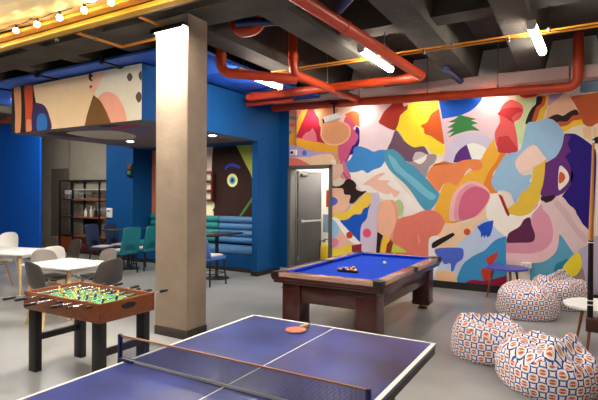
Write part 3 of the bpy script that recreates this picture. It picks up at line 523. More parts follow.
# ------------------------------------------------------------------ wall paintings
PAINTS = [paint('mural_paint', c) for c in COLS]
def smooth_loop(p, k=5):
    n = len(p); out = []
    for i in range(n):
        p0, p1, p2, p3 = (Vector(p[(i+j) % n]) for j in (-1, 0, 1, 2))
        for s in range(k):
            t = s/k
            out.append(.5*((2*p1)+(p2-p0)*t+(2*p0-5*p1+4*p2-p3)*t*t+(3*p1-p0-3*p2+p3)*t**3))
    return out
def painting(sel, bases, place):
    bm = BM(); used = []
    def mi(m):
        if m not in used: used.append(m)
        return used.index(m)
    def face(pts, m, lay):
        vs = [bm.verts.new(place(a, b, lay)) for a, b in pts]
        try:
            f = bm.faces.new(vs); f.material_index = mi(m)
        except ValueError: pass
    for pts, m in bases: face(pts, m, 0)
    for lay, (w_, ci, sharp, pts) in enumerate(sel, 1):
        q = [Vector(p) for p in pts] if sharp and len(pts) < 6 else smooth_loop(pts)
        if sharp and len(pts) >= 6:      # keep the corners, soften the runs between them
            n = len(pts); q = []
            for i in range(n):
                a, b, c = Vector(pts[i-1]), Vector(pts[i]), Vector(pts[(i+1) % n])
                d0, d1 = (b-a), (c-b)
                if d0.length < 1e-6 or d1.length < 1e-6: continue
                if d0.normalized().dot(d1.normalized()) < .62: q.append(b)
                else:
                    s = b-d0*.35; e = b+d1*.35
                    for k in range(5):
                        t = k/4; q.append(s*(1-t)**2+b*2*t*(1-t)+e*t*t)
        face(q, PAINTS[ci], lay)
    bm.normal_update(); bmesh.ops.triangulate(bm, faces=bm.faces[:], ngon_method='EAR_CLIP')
    return bm, used
def plane_obj(name, bm, used, label, cat, nrm):
    me = bpy.data.meshes.new(name)
    for f in bm.faces:
        f.normal_update()
        if f.normal.dot(nrm) < 0: f.normal_flip()
    bm.to_mesh(me); bm.free()
    for m in used: me.materials.append(m)
    o = bpy.data.objects.new(name, me); COL.objects.link(o); return tag(o, label, cat)
cream = paint('mural_cream', (240, 224, 208)); lounge_tan = paint('lounge_wall_paint', (70, 60, 70))
big = [a for a in ART if a[0] == 'M' and max(p[0] for p in a[3]) > -6.0 and min(p[0] for p in a[3]) > -6.3]
face_ = [a for a in ART if a[0] == 'M' and a not in big]
rect = lambda x0, x1, z0, z1: [(x0, z0), (x1, z0), (x1, z1), (x0, z1)]
bm, used = painting(big, [(rect(-5.8, -4.67, 2.46, 3.76), cream), (rect(-4.67, 4.2, .13, 3.76), cream)], lambda a, b, l: (max(a, -5.795), WY1-.003-l*.0002, min(max(b, .13), 3.76)))
plane_obj('mural', bm, used, 'huge abstract painting in many colours filling the wall behind the pool table', 'mural', Vector((0, -1, 0)))
bm, used = painting(face_, [(rect(-10.27, -6.2, .1, 3.0), lounge_tan)], lambda a, b, l: (min(max(a, -10.26), -6.21), WY1-.003-l*.0004, min(max(b, .1), 3.0)))
plane_obj('mural', bm, used, 'painting of a dark brown face in profile with one round eye above the bench', 'mural', Vector((0, -1, 0)))
bk = [a for a in ART if a[0] == 'B']
dark = paint('bulkhead_black', (30, 18, 22))
bm, used = painting(bk, [(rect(-9.75, -6.05, 2.97, 3.87), dark)], lambda a, b, l: (min(max(a, -9.75), -6.05), 5.378-l*.0004, min(max(b, 2.97), 3.87)))
un = [a for a in ART if a[0] == 'U']
ub = paint('bulkhead_underside', (112, 98, 104))
bm2, used2 = painting(un, [([(-9.75, 5.38), (-6.05, 5.38), (-6.05, 8.6), (-9.75, 8.6)], ub)], lambda a, b, l: (min(max(a, -9.75), -6.05), min(max(b, 5.38), 8.6), 2.968-l*.0004))
o = plane_obj('mural', bm, used, 'peach and white painting with dark stripes on the hanging bulkhead front', 'mural', Vector((0, -1, 0)))
u_ = plane_obj('underside', bm2, used2, '', '', Vector((0, 0, -1)))
for k in ('label', 'category'): del u_[k]
u_.parent = o
# ------------------------------------------------------------------ lamps
def fluorescent(label, loc, rz=0, first=[]):
    if first: return dup(first[0], loc, rz, label)
    t = thing('fluorescent_lamp', label, 'ceiling lamp', loc, rz, 'fluorescent lamps hung below the concrete ceiling')
    bm = BM(); prism(bm, [(-.055, .0), (.055, .0), (.045, .05), (-.045, .05)], -.66, .66, 'y'); obj('housing', bm, M['housing'], t)
    bm = BM(); prism(bm, [(.052, 0), (.048, -.035), (.028, -.058), (-.028, -.058), (-.048, -.035), (-.052, 0)], -.62, .62, 'y'); obj('diffuser', bm, M['tube'], t)
    bm = BM(); prism(bm, [(.056, .002), (.052, -.038), (.03, -.063), (-.03, -.063), (-.052, -.038), (-.056, .002)], -.645, -.62, 'y'); obj('end_cap', bm, M['housing'], t)
    bm = BM(); prism(bm, [(.056, .002), (.052, -.038), (.03, -.063), (-.03, -.063), (-.052, -.038), (-.056, .002)], .62, .645, 'y'); obj('end_cap', bm, M['housing'], t)
    for y in (-.5, .5):
        bm = BM(); tube(bm, [(0, y, .05), (0, y, .78)], .004, 6); obj('hanger_wire', bm, M['wire'], t)
    first.append(t); return t
LZ = 3.90
fluorescent('lit tube lamp under the blue panels above the partition, leftmost in view', (-4.80, 6.9, LZ-.1))
fluorescent('lit tube lamp hanging beside the long orange pipe, above the pool table', (-2.73, 7.08, LZ))
fluorescent('lit tube lamp hanging alone at right, nearest the top of the picture', (-.495, 7.22, LZ), math.radians(-2.2))
n_ = 0
for x, y in ((-4.15, 2.45), (-7.6, 2.6), (-2.7, 1.6), (-6.1, 2.1), (-9.3, 2.3), (-12, 3.2), (-5.0, -1.6), (-2.7, -1.6), (-10.9, 6.9), (-12.0, 7.4), (1.5, 6.0), (.5, 2.6)):  # tubes out of view, some added to brighten bulkhead, tan wall and bean bags
    fluorescent(['lit tube lamp in front of the concrete pillar', 'unseen tube lamp over the white tables, added to brighten the bulkhead', 'lit tube lamp over the tennis table', 'unseen tube lamp added between the white tables and the tennis table',
                 'lit tube lamp over the far left floor', 'lit tube lamp near the royal blue wall', 'lit tube lamp behind the camera at left', 'lit tube lamp behind the camera at centre',
                 'lit tube lamp in front of the bar shelf', 'unseen tube lamp added by the far left corner to brighten the tan wall', 'unseen tube lamp added beyond the white side table to brighten the bean bags', 'unseen tube lamp added over the near right corner of the tennis table'][n_], (x, y, 3.72)); n_ += 1
# corridor lamp
fluorescent('lit tube lamp inside the corridor behind the open door', (-5.3, 10.2, 2.8), PI/2)
# wall washers behind the pipe
wl = []
for x, lab in ((-3.98, 'small lamp washing the mural top above the brown patch'), (-2.62, 'small lamp washing the yellow patch at the mural top'), (-1.40, 'small lamp washing the mural top beside the blue dome'), (-5.2, 'small lamp washing the mural above the door')):
    if not wl:
        t = thing('wall_washer', lab, 'wall lamp', (x, 9.30, 3.758), 0, 'small lamps under the pink soffit')
        bm = BM(); b2(bm, -.13, .13, -.05, .05, -.05, 0, .006); obj('housing', bm, M['housing'], t)
        bm = BM(); b2(bm, -.11, .11, -.035, .035, -.062, -.05); obj('lens', bm, M['wash'], t); wl.append(t)
    else: dup(wl[0], (x, 9.30, 3.758), 0, lab)
# downlights in the bulkhead
dl = []
for x, y, lab in ((-8.67, 7.38, 'round downlight in the bulkhead near the bar shelf'), (-6.33, 7.43, 'round downlight in the bulkhead above the painted face'), (-7.75, 8.25, 'round downlight added out of sight behind the pillar to brighten the bench')):  # the last one is unseen, added to brighten the bench
    if not dl:
        t = thing('downlight', lab, 'ceiling lamp', (x, y, 2.966), 0, 'round downlights in the bulkhead')
        bm = BM(); lathe(bm, [(.07, 0), (.10, -.002), (.10, -.012), (.07, -.014)], n=20, cap=False); obj('rim', bm, M['white_plastic'], t)
        bm = BM(); lathe(bm, [(.07, -.006), (.07, -.002)], n=20); obj('lens', bm, M['spot'], t); dl.append(t)
    else: dup(dl[0], (x, y, 2.966), 0, lab)
# ------------------------------------------------------------------ pipes
def pipe(label, pts, r=.075, m='orange_pipe', R=.2, collars=(), name='pipe', hang=()):
    t = thing(name, label, 'pipe', pts[0]); o = Vector(pts[0])
    q = [Vector(p)-o for p in pts]
    bm = BM(); tube(bm, elbows(q, R), r, 16); obj('pipe_run', bm, M[m], t)
    for c, d in collars:
        bm = BM(); c = Vector(c)-o; d = Vector(d).normalized(); tube(bm, [c-d*.05, c+d*.05], r*1.14, 16); obj('collar', bm, M[m], t)
    for c in hang:
        bm = BM(); c = Vector(c)-o; tube(bm, [c, c+Vector((0, 0, 4.49-o.z-c.z))], .007, 6); tube(bm, [c+Vector((0, 0, r*.9)), c+Vector((0, 0, r*.9+.05))], .02, 8); obj('hanger_rod', bm, M['wire'], t)
    return t
pA = pipe('long orange pipe running along the top of the mural', [(-6.0, 9.12, 3.75), (-.02, 9.12, 3.59), (-.02, 9.12, 4.45)], .08, R=.2, collars=[((-4.6, 9.12, 3.713), (1, 0, -.027)), ((-2.2, 9.12, 3.649), (1, 0, -.027))], hang=[(-3.9, 9.12, 3.70), (-2.5, 9.12, 3.66), (-1.25, 9.12, 3.63)])
pB = pipe('orange pipe with a closed end crossing below the blue panels', [(-5.85, 7.95, 3.77), (-2.27, 8.0, 3.77), (-2.53, 2.8, 3.77)], .075, R=.13, collars=[((-5.7, 7.95, 3.77), (1, 0, 0)), ((-2.52, 8.0, 3.77), (1, 0, 0)), ((-2.28, 7.85, 3.77), (.05, 1, 0)), ((-2.41, 5.2, 3.77), (.05, 1, 0))], hang=[(-4.05, 7.98, 3.77), (-2.36, 6.4, 3.77)])
pipe('orange pipe dropping from the ceiling then running towards the mural', [(-3.98, 6.62, 4.5), (-3.98, 6.62, 3.73), (-3.90, 9.0, 3.73)], .072, R=.17, collars=[((-3.98, 6.62, 3.98), (0, 0, 1)), ((-3.9, 8.95, 3.73), (0, 1, 0))])
pipe('orange pipe bending down then slanting across behind the pillar', [(-4.83, 5.85, 4.5), (-4.83, 5.85, 3.68), (-3.99, 6.75, 3.66)], .078, R=.17, collars=[((-4.83, 5.85, 3.93), (0, 0, 1))])
pipe('short orange pipe stub under the closed pipe end', [(-6.05, 8.2, 3.69), (-4.9, 8.2, 3.69)], .05)
pipe('curved orange elbow pipe tucked between ceiling ribs', [(-4.15, 5.3, 4.3), (-4.1, 5.3, 4.02), (-3.75, 5.35, 4.02), (-3.72, 5.35, 4.3)], .085, R=.16)
pipe('dark blue pipe beside the curved orange elbow', [(-4.0, 5.15, 4.08), (-3.42, 5.5, 4.12)], .06, 'blue_pipe')
pipe('dark blue pipe branching off the long orange ceiling pipe', [(-2.33, 4.86, 3.84), (-1.95, 4.55, 3.90), (-1.3, 4.0, 3.92)], .05, 'blue_pipe', R=.05)
pipe('dark blue pipe running to the mural right of the orange elbow', [(-1.95, 8.2, 3.905), (-1.9, 9.18, 3.905)], .055, 'blue_pipe')
pipe('orange pipe glimpsed above the royal blue wall at the left edge', [(-16.5, 7.8, 3.91), (-13.2, 7.8, 3.91)], .055, hang=[(-14.3, 7.8, 3.91)])
# conduits
def conduit(label, pts, r=.016, m='conduit', clips=()):
    t = thing('conduit', label, 'conduit', pts[0]); o = Vector(pts[0])
    bm = BM(); tube(bm, elbows([Vector(p)-o for p in pts], .05), r, 8); obj('tube', bm, M[m], t)
    for c in clips:
        bm = BM(); c = Vector(c)-o; box(bm, c, (.03, .06, .06), 0, .004); obj('clip', bm, M['wire'], t)
conduit('upper of two amber conduits crossing the ceiling above the pool table', [(-4.6, 6.92, 3.90), (4.1, 6.92, 3.90)], .014, clips=[(-2.6, 6.92, 3.90), (-1.55, 6.92, 3.90), (-.35, 6.92, 3.90)])
conduit('lower of two amber conduits crossing the ceiling above the pool table', [(-4.6, 6.72, 3.80), (4.1, 6.72, 3.80)], .013, clips=[(-1.9, 6.72, 3.80), (-.8, 6.72, 3.80)])
conduit('amber conduit from the yellow trays bending towards the pillar', [(-5.66, 3.5, 3.86), (-5.6, 4.62, 3.86), (-4.64, 4.6, 3.86)], .02, clips=[(-5.62, 4.2, 3.86)])
conduit('amber conduit from the yellow trays to the pillar top', [(-4.5, 3.5, 3.87), (-4.5, 4.33, 3.87)], .02)
bm = BM(); tube(bm, [(-4.48, 4.25, 3.87), (-4.42, 4.3, 3.84), (-4.44, 4.33, 3.80), (-4.5, 4.33, 3.80), (-4.46, 4.26, 3.85)], .012, 6); simple('cable_loop', bm, M['conduit'], 'small loop of cable tied at the pillar top', 'cable')
t = thing('pillar_lamp', 'dark lamp bar fixed across the pillar top, washing its front face white', 'wall lamp', (-4.365, 4.345, 3.80))
bm = BM(); b2(bm, -.27, .27, -.09, 0, 0, .035, .004); b2(bm, -.27, .27, -.095, -.085, -.03, .005); obj('housing', bm, M['black_metal'], t)
bm = BM(); b2(bm, -.25, .25, -.08, -.03, -.008, 0); obj('lens', bm, M['graze'], t)
# yellow trays
for i, (y, z, hh, lab) in enumerate(((3.60, 3.72, .055, 'front yellow cable tray crossing the ceiling at upper left'), (3.46, 3.77, .04, 'rear amber cable tray beside the string of warm bulbs'))):
    t = thing('cable_tray', lab, 'cable tray', (-7, y, z))
    bm = BM(); b2(bm, -8, 10.5, -.055, .055, 0, hh, .006); obj('tray', bm, M['yellow' if i < 1 else 'conduit'], t)
    bm = BM(); b2(bm, -8, 10.5, .056, .10, .005, hh*.6); obj('cover', bm, M['dark_strip'], t)
for x, lab in ((-5.66, 'dark clamp on the yellow trays where the conduit leaves'), (-9.2, 'dark clamp on the yellow trays at far left')):
    bm = BM(); b2(bm, x-.05, x+.05, 3.2, 3.7, 3.865, 3.9); b2(bm, x-.03, x+.03, 3.655, 3.69, 3.68, 3.87); simple('tray_clamp', bm, M['black_metal'], lab, 'clamp')
# corrugated canopy and string of bulbs
bm = BM(); nx = 24; ys = [.6+i*.05 for i in range(58)]
g = [[bm.verts.new((-11+i*6.9/nx, y, 3.86+.016*math.sin(y*34+.5*math.sin(i*.8))+.03*math.sin(i*.5))) for y in ys] for i in range(nx+1)]
for i in range(nx):
    for j in range(len(ys)-1): bm.faces.new((g[i][j], g[i+1][j], g[i+1][j+1], g[i][j+1]))
o = simple('canopy', bm, M['canopy'], 'rippled pale ceiling sheet glowing beside the warm bulbs', 'ceiling sheet')
md = o.modifiers.new('thick', 'SOLIDIFY'); md.thickness = .012
t = thing('string_lights', 'string of warm round bulbs hanging along the pale ceiling sheet', 'string lights', (-9, 3.30, 3.80))
bm = BM(); pts = []
for k in range(60): x = k*.11; pts.append((x, 0, .02-.02*math.sin(PI*((x/.43) % 1))))
tube(bm, pts, .006, 6); obj('cable', bm, M['plastic_black'], t)
for k in range(15):
    x = k*.43+.1
    bm = BM(); lathe(bm, [(.018, -.01), (.018, -.05)], (x, 0, .02), 8); so = obj('bulb_socket', bm, M['plastic_black'], t)
    bm = BM(); ball(bm, (x, 0, -.06), .034); obj('bulb', bm, M['bulb'], t)
# ------------------------------------------------------------------ cameras, small wall things
t = thing('security_camera', 'white bullet camera on a bracket near the mural top', 'security camera', (-4.42, 8.93, 3.37))
bm = BM(); R = Matrix.Rotation(.45, 3, 'Z') @ Matrix.Rotation(-.28, 3, 'Y'); box(bm, (0, 0, 0), (.34, .13, .11), 0, .02, rot=R); obj('camera_body', bm, M['white_plastic'], t)
bm = BM(); box(bm, (.02, 0, .065), (.40, .16, .02), 0, .006, rot=R); obj('sun_shield', bm, M['white_plastic'], t)
bm = BM(); tube(bm, [R @ Vector((-.16, 0, 0)), R @ Vector((-.20, 0, 0))], .05, 12); obj('lens', bm, M['plastic_black'], t)
bm = BM(); tube(bm, [(.05, .02, .05), (.03, .03, .17), (.0, .10, .30)], .022, 8); box(bm, (0, .1, .31), (.12, .2, .03)); obj('bracket', bm, M['plastic_black'], t)
t = thing('security_camera', 'small white dome camera on the wall above the door corner', 'security camera', (-5.66, 9.45, 2.76))
bm = BM(); box(bm, (0, .015, 0), (.17, .06, .13), 0, .02); obj('camera_body', bm, M['white_plastic'], t)
bm = BM(); ball(bm, (-.02, -.03, 0), .035); obj('lens', bm, M['plastic_black'], t)
bm = BM(); tube(bm, [(-5.6, 9.47, 2.86), (-5.6, 9.47, 3.7)], .012, 6); simple('cable_pipe', bm, M['wire'], 'thin grey conduit rising from the small wall camera', 'conduit')
t = thing('wall_socket', 'white socket box on the mural beside the blue side table', 'wall socket', (-.79, 9.46, .55))
bm = BM(); box(bm, (0, 0, 0), (.16, .06, .1), 0, .008); obj('socket_box', bm, M['white_plastic'], t)
bm = BM(); box(bm, (-.035, -.031, 0), (.045, .004, .06), 0, .001); box(bm, (.035, -.031, 0), (.045, .004, .06), 0, .001); obj('socket_face', bm, M['housing'], t)
t = thing('wall_socket', 'white thermostat plate on the petrol blue wall beside the shelf', 'thermostat', (-11.18, 8.815, 1.27))
bm = BM(); box(bm, (0, 0, 0), (.2, .05, .26), 0, .01); obj('plate', bm, M['white_plastic'], t)
bm = BM(); box(bm, (0, -.027, .05), (.1, .006, .06)); obj('display', bm, M['glass_plate'], t)
t = thing('alarm_box', 'narrow dark box with red and green lights high on the petrol blue wall', 'alarm box', (-10.36, 8.81, 2.42))
bm = BM(); box(bm, (0, 0, 0), (.18, .06, .34), 0, .008); obj('box', bm, M['black_metal'], t)
bm = BM(); box(bm, (0, -.033, .08), (.1, .01, .09)); obj('red_light', bm, M['red_sign'], t)
bm = BM(); box(bm, (0, -.033, -.06), (.1, .01, .09)); obj('green_light', bm, M['green_led'], t)
bm = BM(); b2(bm, -5.53, -5.40, 10.86, 10.9, 1.49, 1.92, .01); simple('fire_sign', bm, M['red_sign'], 'red plate on the white corridor wall beside the door frame', 'sign')
t = thing('fire_extinguisher', 'yellow fire extinguisher on the corridor floor behind the pool table', 'fire extinguisher', (-5.28, 10.3, 0))
bm = BM(); lathe(bm, [(.1, .0), (.115, .02), (.115, .66), (.09, .74), (.035, .79), (.03, .83)], n=20); obj('cylinder', bm, M['yellow_paint'], t)
bm = BM(); box(bm, (0, 0, .86), (.05, .05, .06), 0, .006); box(bm, (.05, 0, .91), (.14, .03, .025), 0, .004); obj('valve', bm, M['plastic_black'], t)
bm = BM(); tube(bm, elbows([(-.03, 0, .86), (-.16, 0, .84), (-.15, 0, .35)], .06), .014, 8); obj('hose', bm, M['plastic_black'], t)
t.scale = (.8, .8, .8)
bm = BM(); b2(bm, -5.62, -5.46, 10.88, 10.9, .85, 1.3); simple('instruction_plate', bm, M['glass_plate'], 'grey plate behind the extinguisher valve', 'sign')
# red framed wall rack in the lounge
t = thing('wall_rack', 'small red brown three-cell rack on the lounge wall left of the painted face', 'wall rack', (-8.15, 9.42, 2.0))
bm = BM()
for x in (-.14, .14): b2(bm, x-.025, x+.025, -.06, .06, -.36, .36, .004)
for z in (-.36, -.12, .12, .36): b2(bm, -.15, .15, -.06, .06, z-.022, z+.022, .004)
obj('frame', bm, M['rack_red'], t)
for k, z in enumerate((-.24, 0, .24)):
    bm = BM(); b2(bm, -.11, .11, .03, .05, z-.09, z+.09); obj('back_panel', bm, M['wall_white'], t)
# ------------------------------------------------------------------ table tennis table
t = thing('table_tennis_table', 'large blue table tennis table with white edge lines nearest the camera', 'table tennis table', (-1.592, 1.93, 0))
hw, hl = .7625, 1.37
bm = BM(); b2(bm, -hw, hw, -hl, hl, .738, .76, .003); obj('tabletop', bm, M['table_blue'], t)
bm = BM(); z0, z1 = .7602, .7612
b2(bm, -hw, -hw+.02, -hl, hl, z0, z1); b2(bm, hw-.028, hw, -hl, hl, z0, z1); b2(bm, -hw+.02, hw-.02, hl-.02, hl, z0, z1); b2(bm, -hw+.02, hw-.02, -hl, -hl+.02, z0, z1); b2(bm, -.0035, .0035, -hl+.02, hl-.02, z0, z1)
obj('line_marking', bm, M['table_line'], t)
bm = BM()
for s in (-1, 1): b2(bm, s*(hw-.005), s*(hw-.04), -hl+.01, hl-.01, .69, .738); b2(bm, -hw+.01, hw-.01, s*(hl-.005), s*(hl-.04), .69, .738)
obj('apron', bm, M['table_edge'], t)
for x in (-.55, .55):
    for y in (-1.05, -.25, .25, 1.05):
        bm = BM(); b2(bm, x-.025, x+.025, y-.025, y+.025, 0, .69, .003); obj('leg', bm, M['black_metal'], t)
net = obj('net', (lambda b: (b2(b, -.805, .805, -.005, .005, .904, .9145, .002), b)[1])(BM()), M['net_cord'], t)
bm = BM()
for k in range(266):
    x = -.80+k*.006; b2(bm, x-.0006, x+.0006, -.0005, .0005, .764, .906)
for k in range(24):
    z = .766+k*.006; b2(bm, -.80, .80, -.0005, .0005, z-.0006, z+.0006)
obj('net_mesh', bm, M['net_cloth'], net)
bm = BM(); b2(bm, -.80, .80, -.004, .004, .7615, .776); obj('net_base_glare', bm, M['housing'], net)  # pale strip painting the light reflected along the net base
for s in (-1, 1):
    bm = BM(); b2(bm, s*.805-.011, s*.805+.011, -.011, .011, .70, .918, .004); obj('net_post', bm, M['net_blue'], net)
    bm = BM(); b2(bm, s*.68, s*.805, -.02, .02, .762, .774, .003); b2(bm, s*.68, s*.80, -.02, .02, .68, .692, .003); b2(bm, s*.785, s*.805, -.02, .02, .69, .77, .002); obj('clamp', bm, M['net_blue'], net)
net.location.y = .04
# paddle
t = thing('table_tennis_paddle', 'red table tennis paddle lying on the blue table', 'paddle', (-1.80, 3.06, .7613), math.radians(-6))
bm = BM(); n = 26
def padpts(k): return [(.076*k*math.sin(2*PI*i/n), .078*k*math.cos(2*PI*i/n)) for i in range(n)]
prism(bm, padpts(1), .003, .009); obj('blade', bm, M['wood_pale'], t)
bm = BM(); prism(bm, padpts(.995), .009, .0125); obj('rubber', bm, M['rubber'], t)
bm = BM(); prism(bm, padpts(.995), .0, .003); obj('rubber', bm, M['plastic_black'], t)
bm = BM(); prism(bm, [(-.018, .066), (.018, .066), (.013, .10), (.014, .15), (.017, .16), (-.017, .16), (-.014, .15), (-.013, .10)], -.001+.002, .022); obj('handle', bm, M['wood_pale'], t)
# ------------------------------------------------------------------ pool table
PX0, PX1, PY0, PY1 = -3.365, -1.892, 5.10, 7.80
px, py = (PX0+PX1)/2, (PY0+PY1)/2; W2, L2 = (PX1-PX0)/2, (PY1-PY0)/2
t = thing('pool_table', 'dark red wooden pool table with bright blue cloth', 'pool table', (px, py, 0))
bm = BM(); b2(bm, -W2+.12, W2-.12, -L2+.12, L2-.12, .71, .755); obj('bed', bm, M['cloth'], t)
rw = .125
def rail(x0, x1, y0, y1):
    bm = BM(); b2(bm, x0, x1, y0, y1, .735, .80, .008); obj('rail', bm, M['wood_red_sheen'], t)
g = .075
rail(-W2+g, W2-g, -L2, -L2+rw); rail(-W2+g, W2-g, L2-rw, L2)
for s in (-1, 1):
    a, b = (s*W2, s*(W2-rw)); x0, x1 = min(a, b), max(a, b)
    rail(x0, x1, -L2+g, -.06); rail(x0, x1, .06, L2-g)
def cushion(p):   # sloped cloth strip
    bm = BM(); prism(bm, p[0], p[1], p[2], p[3]); obj('cushion', bm, M['cloth'], t)
cw = .05
for s in (-1, 1):
    e = s*(L2-rw); cushion(([(e+s*.001, .757), (e+s*.001, .797), (e-s*cw, .792), (e-s*cw*.7, .757)], -W2+rw+.05, W2-rw-.05, 'x'))
    e = s*(W2-rw)
    for y0, y1 in ((-L2+rw+.05, -.075), (.075, L2-rw-.05)): cushion(([(e+s*.001, .757), (e+s*.001, .797), (e-s*cw, .792), (e-s*cw*.7, .757)], y0, y1, 'y'))
for sx in (-1, 1):
    for sy in (-1, 1):
        bm = BM(); q = [(W2+.006, L2+.006), (W2-.10, L2+.006), (W2-.155, L2-.05), (W2-.14, L2-.095), (W2-.095, L2-.14), (W2-.05, L2-.155), (W2+.006, L2-.10)]
        prism(bm, [(sx*a, sy*b) for a, b in q], .728, .803); obj('corner_cap', bm, M['leather'], t)
        bm = BM(); lathe(bm, [(.058, .8035), (.058, .8045)], (sx*(W2-.105), sy*(L2-.105), 0), 18); obj('pocket', bm, M['plastic_black'], t)
    bm = BM(); b2(bm, sx*(W2+.004), sx*(W2-rw-.03), -.065, .065, .73, .802, .006); obj('side_cap', bm, M['leather'], t)
bm = BM()   # skirt mouldings
for (k, z0, z1) in ((.0, .70, .737), (.018, .665, .70), (-.008, .765-.03, .775-.03)):
    for s in (-1, 1):
        b2(bm, -W2+k, W2-k, s*(L2-k), s*(L2-k-.07), z0, z1, .006); b2(bm, s*(W2-k), s*(W2-k-.07), -L2+k+.005, L2-k-.005, z0, z1, .006)
obj('skirt', bm, M['wood_red'], t)
bm = BM(); b2(bm, -W2+.13, W2-.13, -L2+.13, L2-.13, .42, .71, .006); obj('cabinet', bm, M['wood_red'], t)
bm = BM()
for s in (-1, 1):
    b2(bm, -W2+.36, W2-.36, s*(L2-.135), s*(L2-.118), .46, .64, .004); b2(bm, s*(W2-.135), s*(W2-.118), -L2+.38, L2-.38, .46, .64, .004)
obj('cabinet_panel', bm, M['wood_red'], t)
for sx in (-1, 1):
    for sy in (-1, 1):
        bm = BM(); b2(bm, sx*(W2-.10), sx*(W2-.36), sy*(L2-.10), sy*(L2-.36), .07, .665, .008); lg = obj('leg', bm, M['wood_red'], t)
        bm = BM(); b2(bm, sx*(W2-.092), sx*(W2-.368), sy*(L2-.092), sy*(L2-.368), .585, .60, .004); obj('leg_moulding', bm, M['wood_red'], lg); bm = BM(); b2(bm, sx*(W2-.092), sx*(W2-.368), sy*(L2-.092), sy*(L2-.368), .10, .13, .004); obj('leg_moulding', bm, M['wood_red'], lg)
        bm = BM(); lathe(bm, [(.07, 0), (.075, .02), (.05, .03), (.045, .075)], (sx*(W2-.23), sy*(L2-.23), 0), 16); obj('foot', bm, M['brass'], lg)
# balls
BR = .0286; BZ = .755+BR
BC = [('solid yellow', (240, 190, 40), 0), ('solid blue', (30, 50, 130), 0), ('solid red', (190, 40, 36), 0), ('solid purple', (80, 40, 100), 0), ('solid orange', (226, 110, 40), 0), ('solid green', (30, 96, 60), 0), ('solid maroon', (110, 30, 36), 0), ('solid black', (20, 20, 22), 0),
      ('yellow striped', (240, 190, 40), 1), ('blue striped', (30, 50, 130), 1), ('red striped', (190, 40, 36), 1), ('purple striped', (80, 40, 100), 1), ('orange striped', (226, 110, 40), 1), ('green striped', (30, 96, 60), 1), ('maroon striped', (110, 30, 36), 1)]
ivory = mat('ivory_ball', (240, 232, 214), .12, coat=.5)
order = [0, 10, 3, 13, 7, 5, 8, 2, 9, 6, 12, 1, 14, 4, 11]
bx, by = -2.64, 6.03; k = 0; cen = []
for row in range(5):
    for j in range(row+1):
        x = bx+(j-row/2)*2*BR*1.01; y = by-row*BR*1.75; nm, c, st = BC[order[k]]
        bm = BM(); ball(bm, (0, 0, 0), BR, 0, 16, 12)
        ms = [mat('ball_enamel', c, .12, coat=.5)]
        if st:
            ms = [ivory, ms[0]]
            for f in bm.faces:
                if abs(f.calc_center_median().z) < BR*.55: f.material_index = 1
        o = simple('pool_ball', bm, ms, nm+' ball inside the black triangle on the blue cloth', 'pool ball', 'racked pool balls', (x, y, BZ)); o.rotation_euler = (random.random()*3, random.random()*3, random.random()*3)
        k += 1
simple('cue_ball', (lambda b: (ball(b, (0, 0, 0), BR, 0, 16, 12), b)[1])(BM()), ivory, 'lone white cue ball on the blue cloth', 'pool ball', None, (-2.46, 6.74, BZ))
bm = BM(); cy = by-4*BR*1.75*.62
def tri(r): return [(r*math.sin(a), r*math.cos(a)) for a in (0, 2*PI/3, 4*PI/3)]
def rtri(r, rr):
    out = []
    for a in (0, 2*PI/3, 4*PI/3):
        cx, cy_ = (r-2*rr)*math.sin(a), (r-2*rr)*math.cos(a)
        for q in range(-3, 4): out.append((cx+rr*math.sin(a+q*PI/9), cy_+rr*math.cos(a+q*PI/9)))
    return out
I, O = rtri(.170+.02, .03), rtri(.186+.02, .04); n = len(I)
lay = [[bm.verts.new((p[0], p[1], z)) for p in P] for P, z in ((O, 0), (O, .032), (I, .032), (I, 0))]
for a in range(4):
    A, B = lay[a], lay[(a+1) % 4]
    for i in range(n): bm.faces.new((A[i], A[(i+1) % n], B[(i+1) % n], B[i]))
simple('ball_triangle', bm, M['plastic_black'], 'black triangle rack around the balls on the blue cloth', 'ball rack', None, (bx, by-4*BR*1.75*2/3, .755))
# ------------------------------------------------------------------ football table
fx, fy = -4.19, 3.065; FW, FL = .575, .315
t = thing('football_table', 'table football game with brown wooden box and black legs', 'table football', (fx, fy, 0))
bm = BM()
b2(bm, -FW, FW, -FL, -FL+.025, .625, .80, .003); b2(bm, -FW, FW, FL-.025, FL, .625, .80, .003); b2(bm, -FW, -FW+.025, -FL+.025, FL-.025, .625, .80, .003); b2(bm, FW-.025, FW, -FL+.025, FL-.025, .625, .80, .003); b2(bm, -FW+.025, FW-.025, -FL+.025, FL-.025, .63, .65)
obj('cabinet', bm, M['foos_wood'], t)
bm = BM(); b2(bm, -FW+.03, FW-.03, -FL+.03, FL-.03, .712, .717); fld = obj('field', bm, M['foos_field'], t)
bm = BM(); b2(bm, -.004, .004, -FL+.03, FL-.03, .7171, .7178); lathe(bm, [(.08, .7171), (.08, .7178), (.074, .7178), (.074, .7171)], n=24, cap=False)
for s in (-1, 1): b2(bm, s*(FW-.13), s*(FW-.134), -.15, .15, .7171, .7178)
obj('field_line', bm, M['table_line'], fld)
for s in (-1, 1):
    bm = BM(); q = [(.085*math.cos(a)*(1 if abs(math.cos(a)) > .1 else 1), .03*math.sin(a)) for a in [i*PI/10 for i in range(20)]]
    prism(bm, [(math.copysign(min(abs(a), .085), a), .735+b) for a, b in q], s*(FW+.001), s*(FW-.012), 'x'); obj('ball_cup', bm, M['plastic_black'], t)
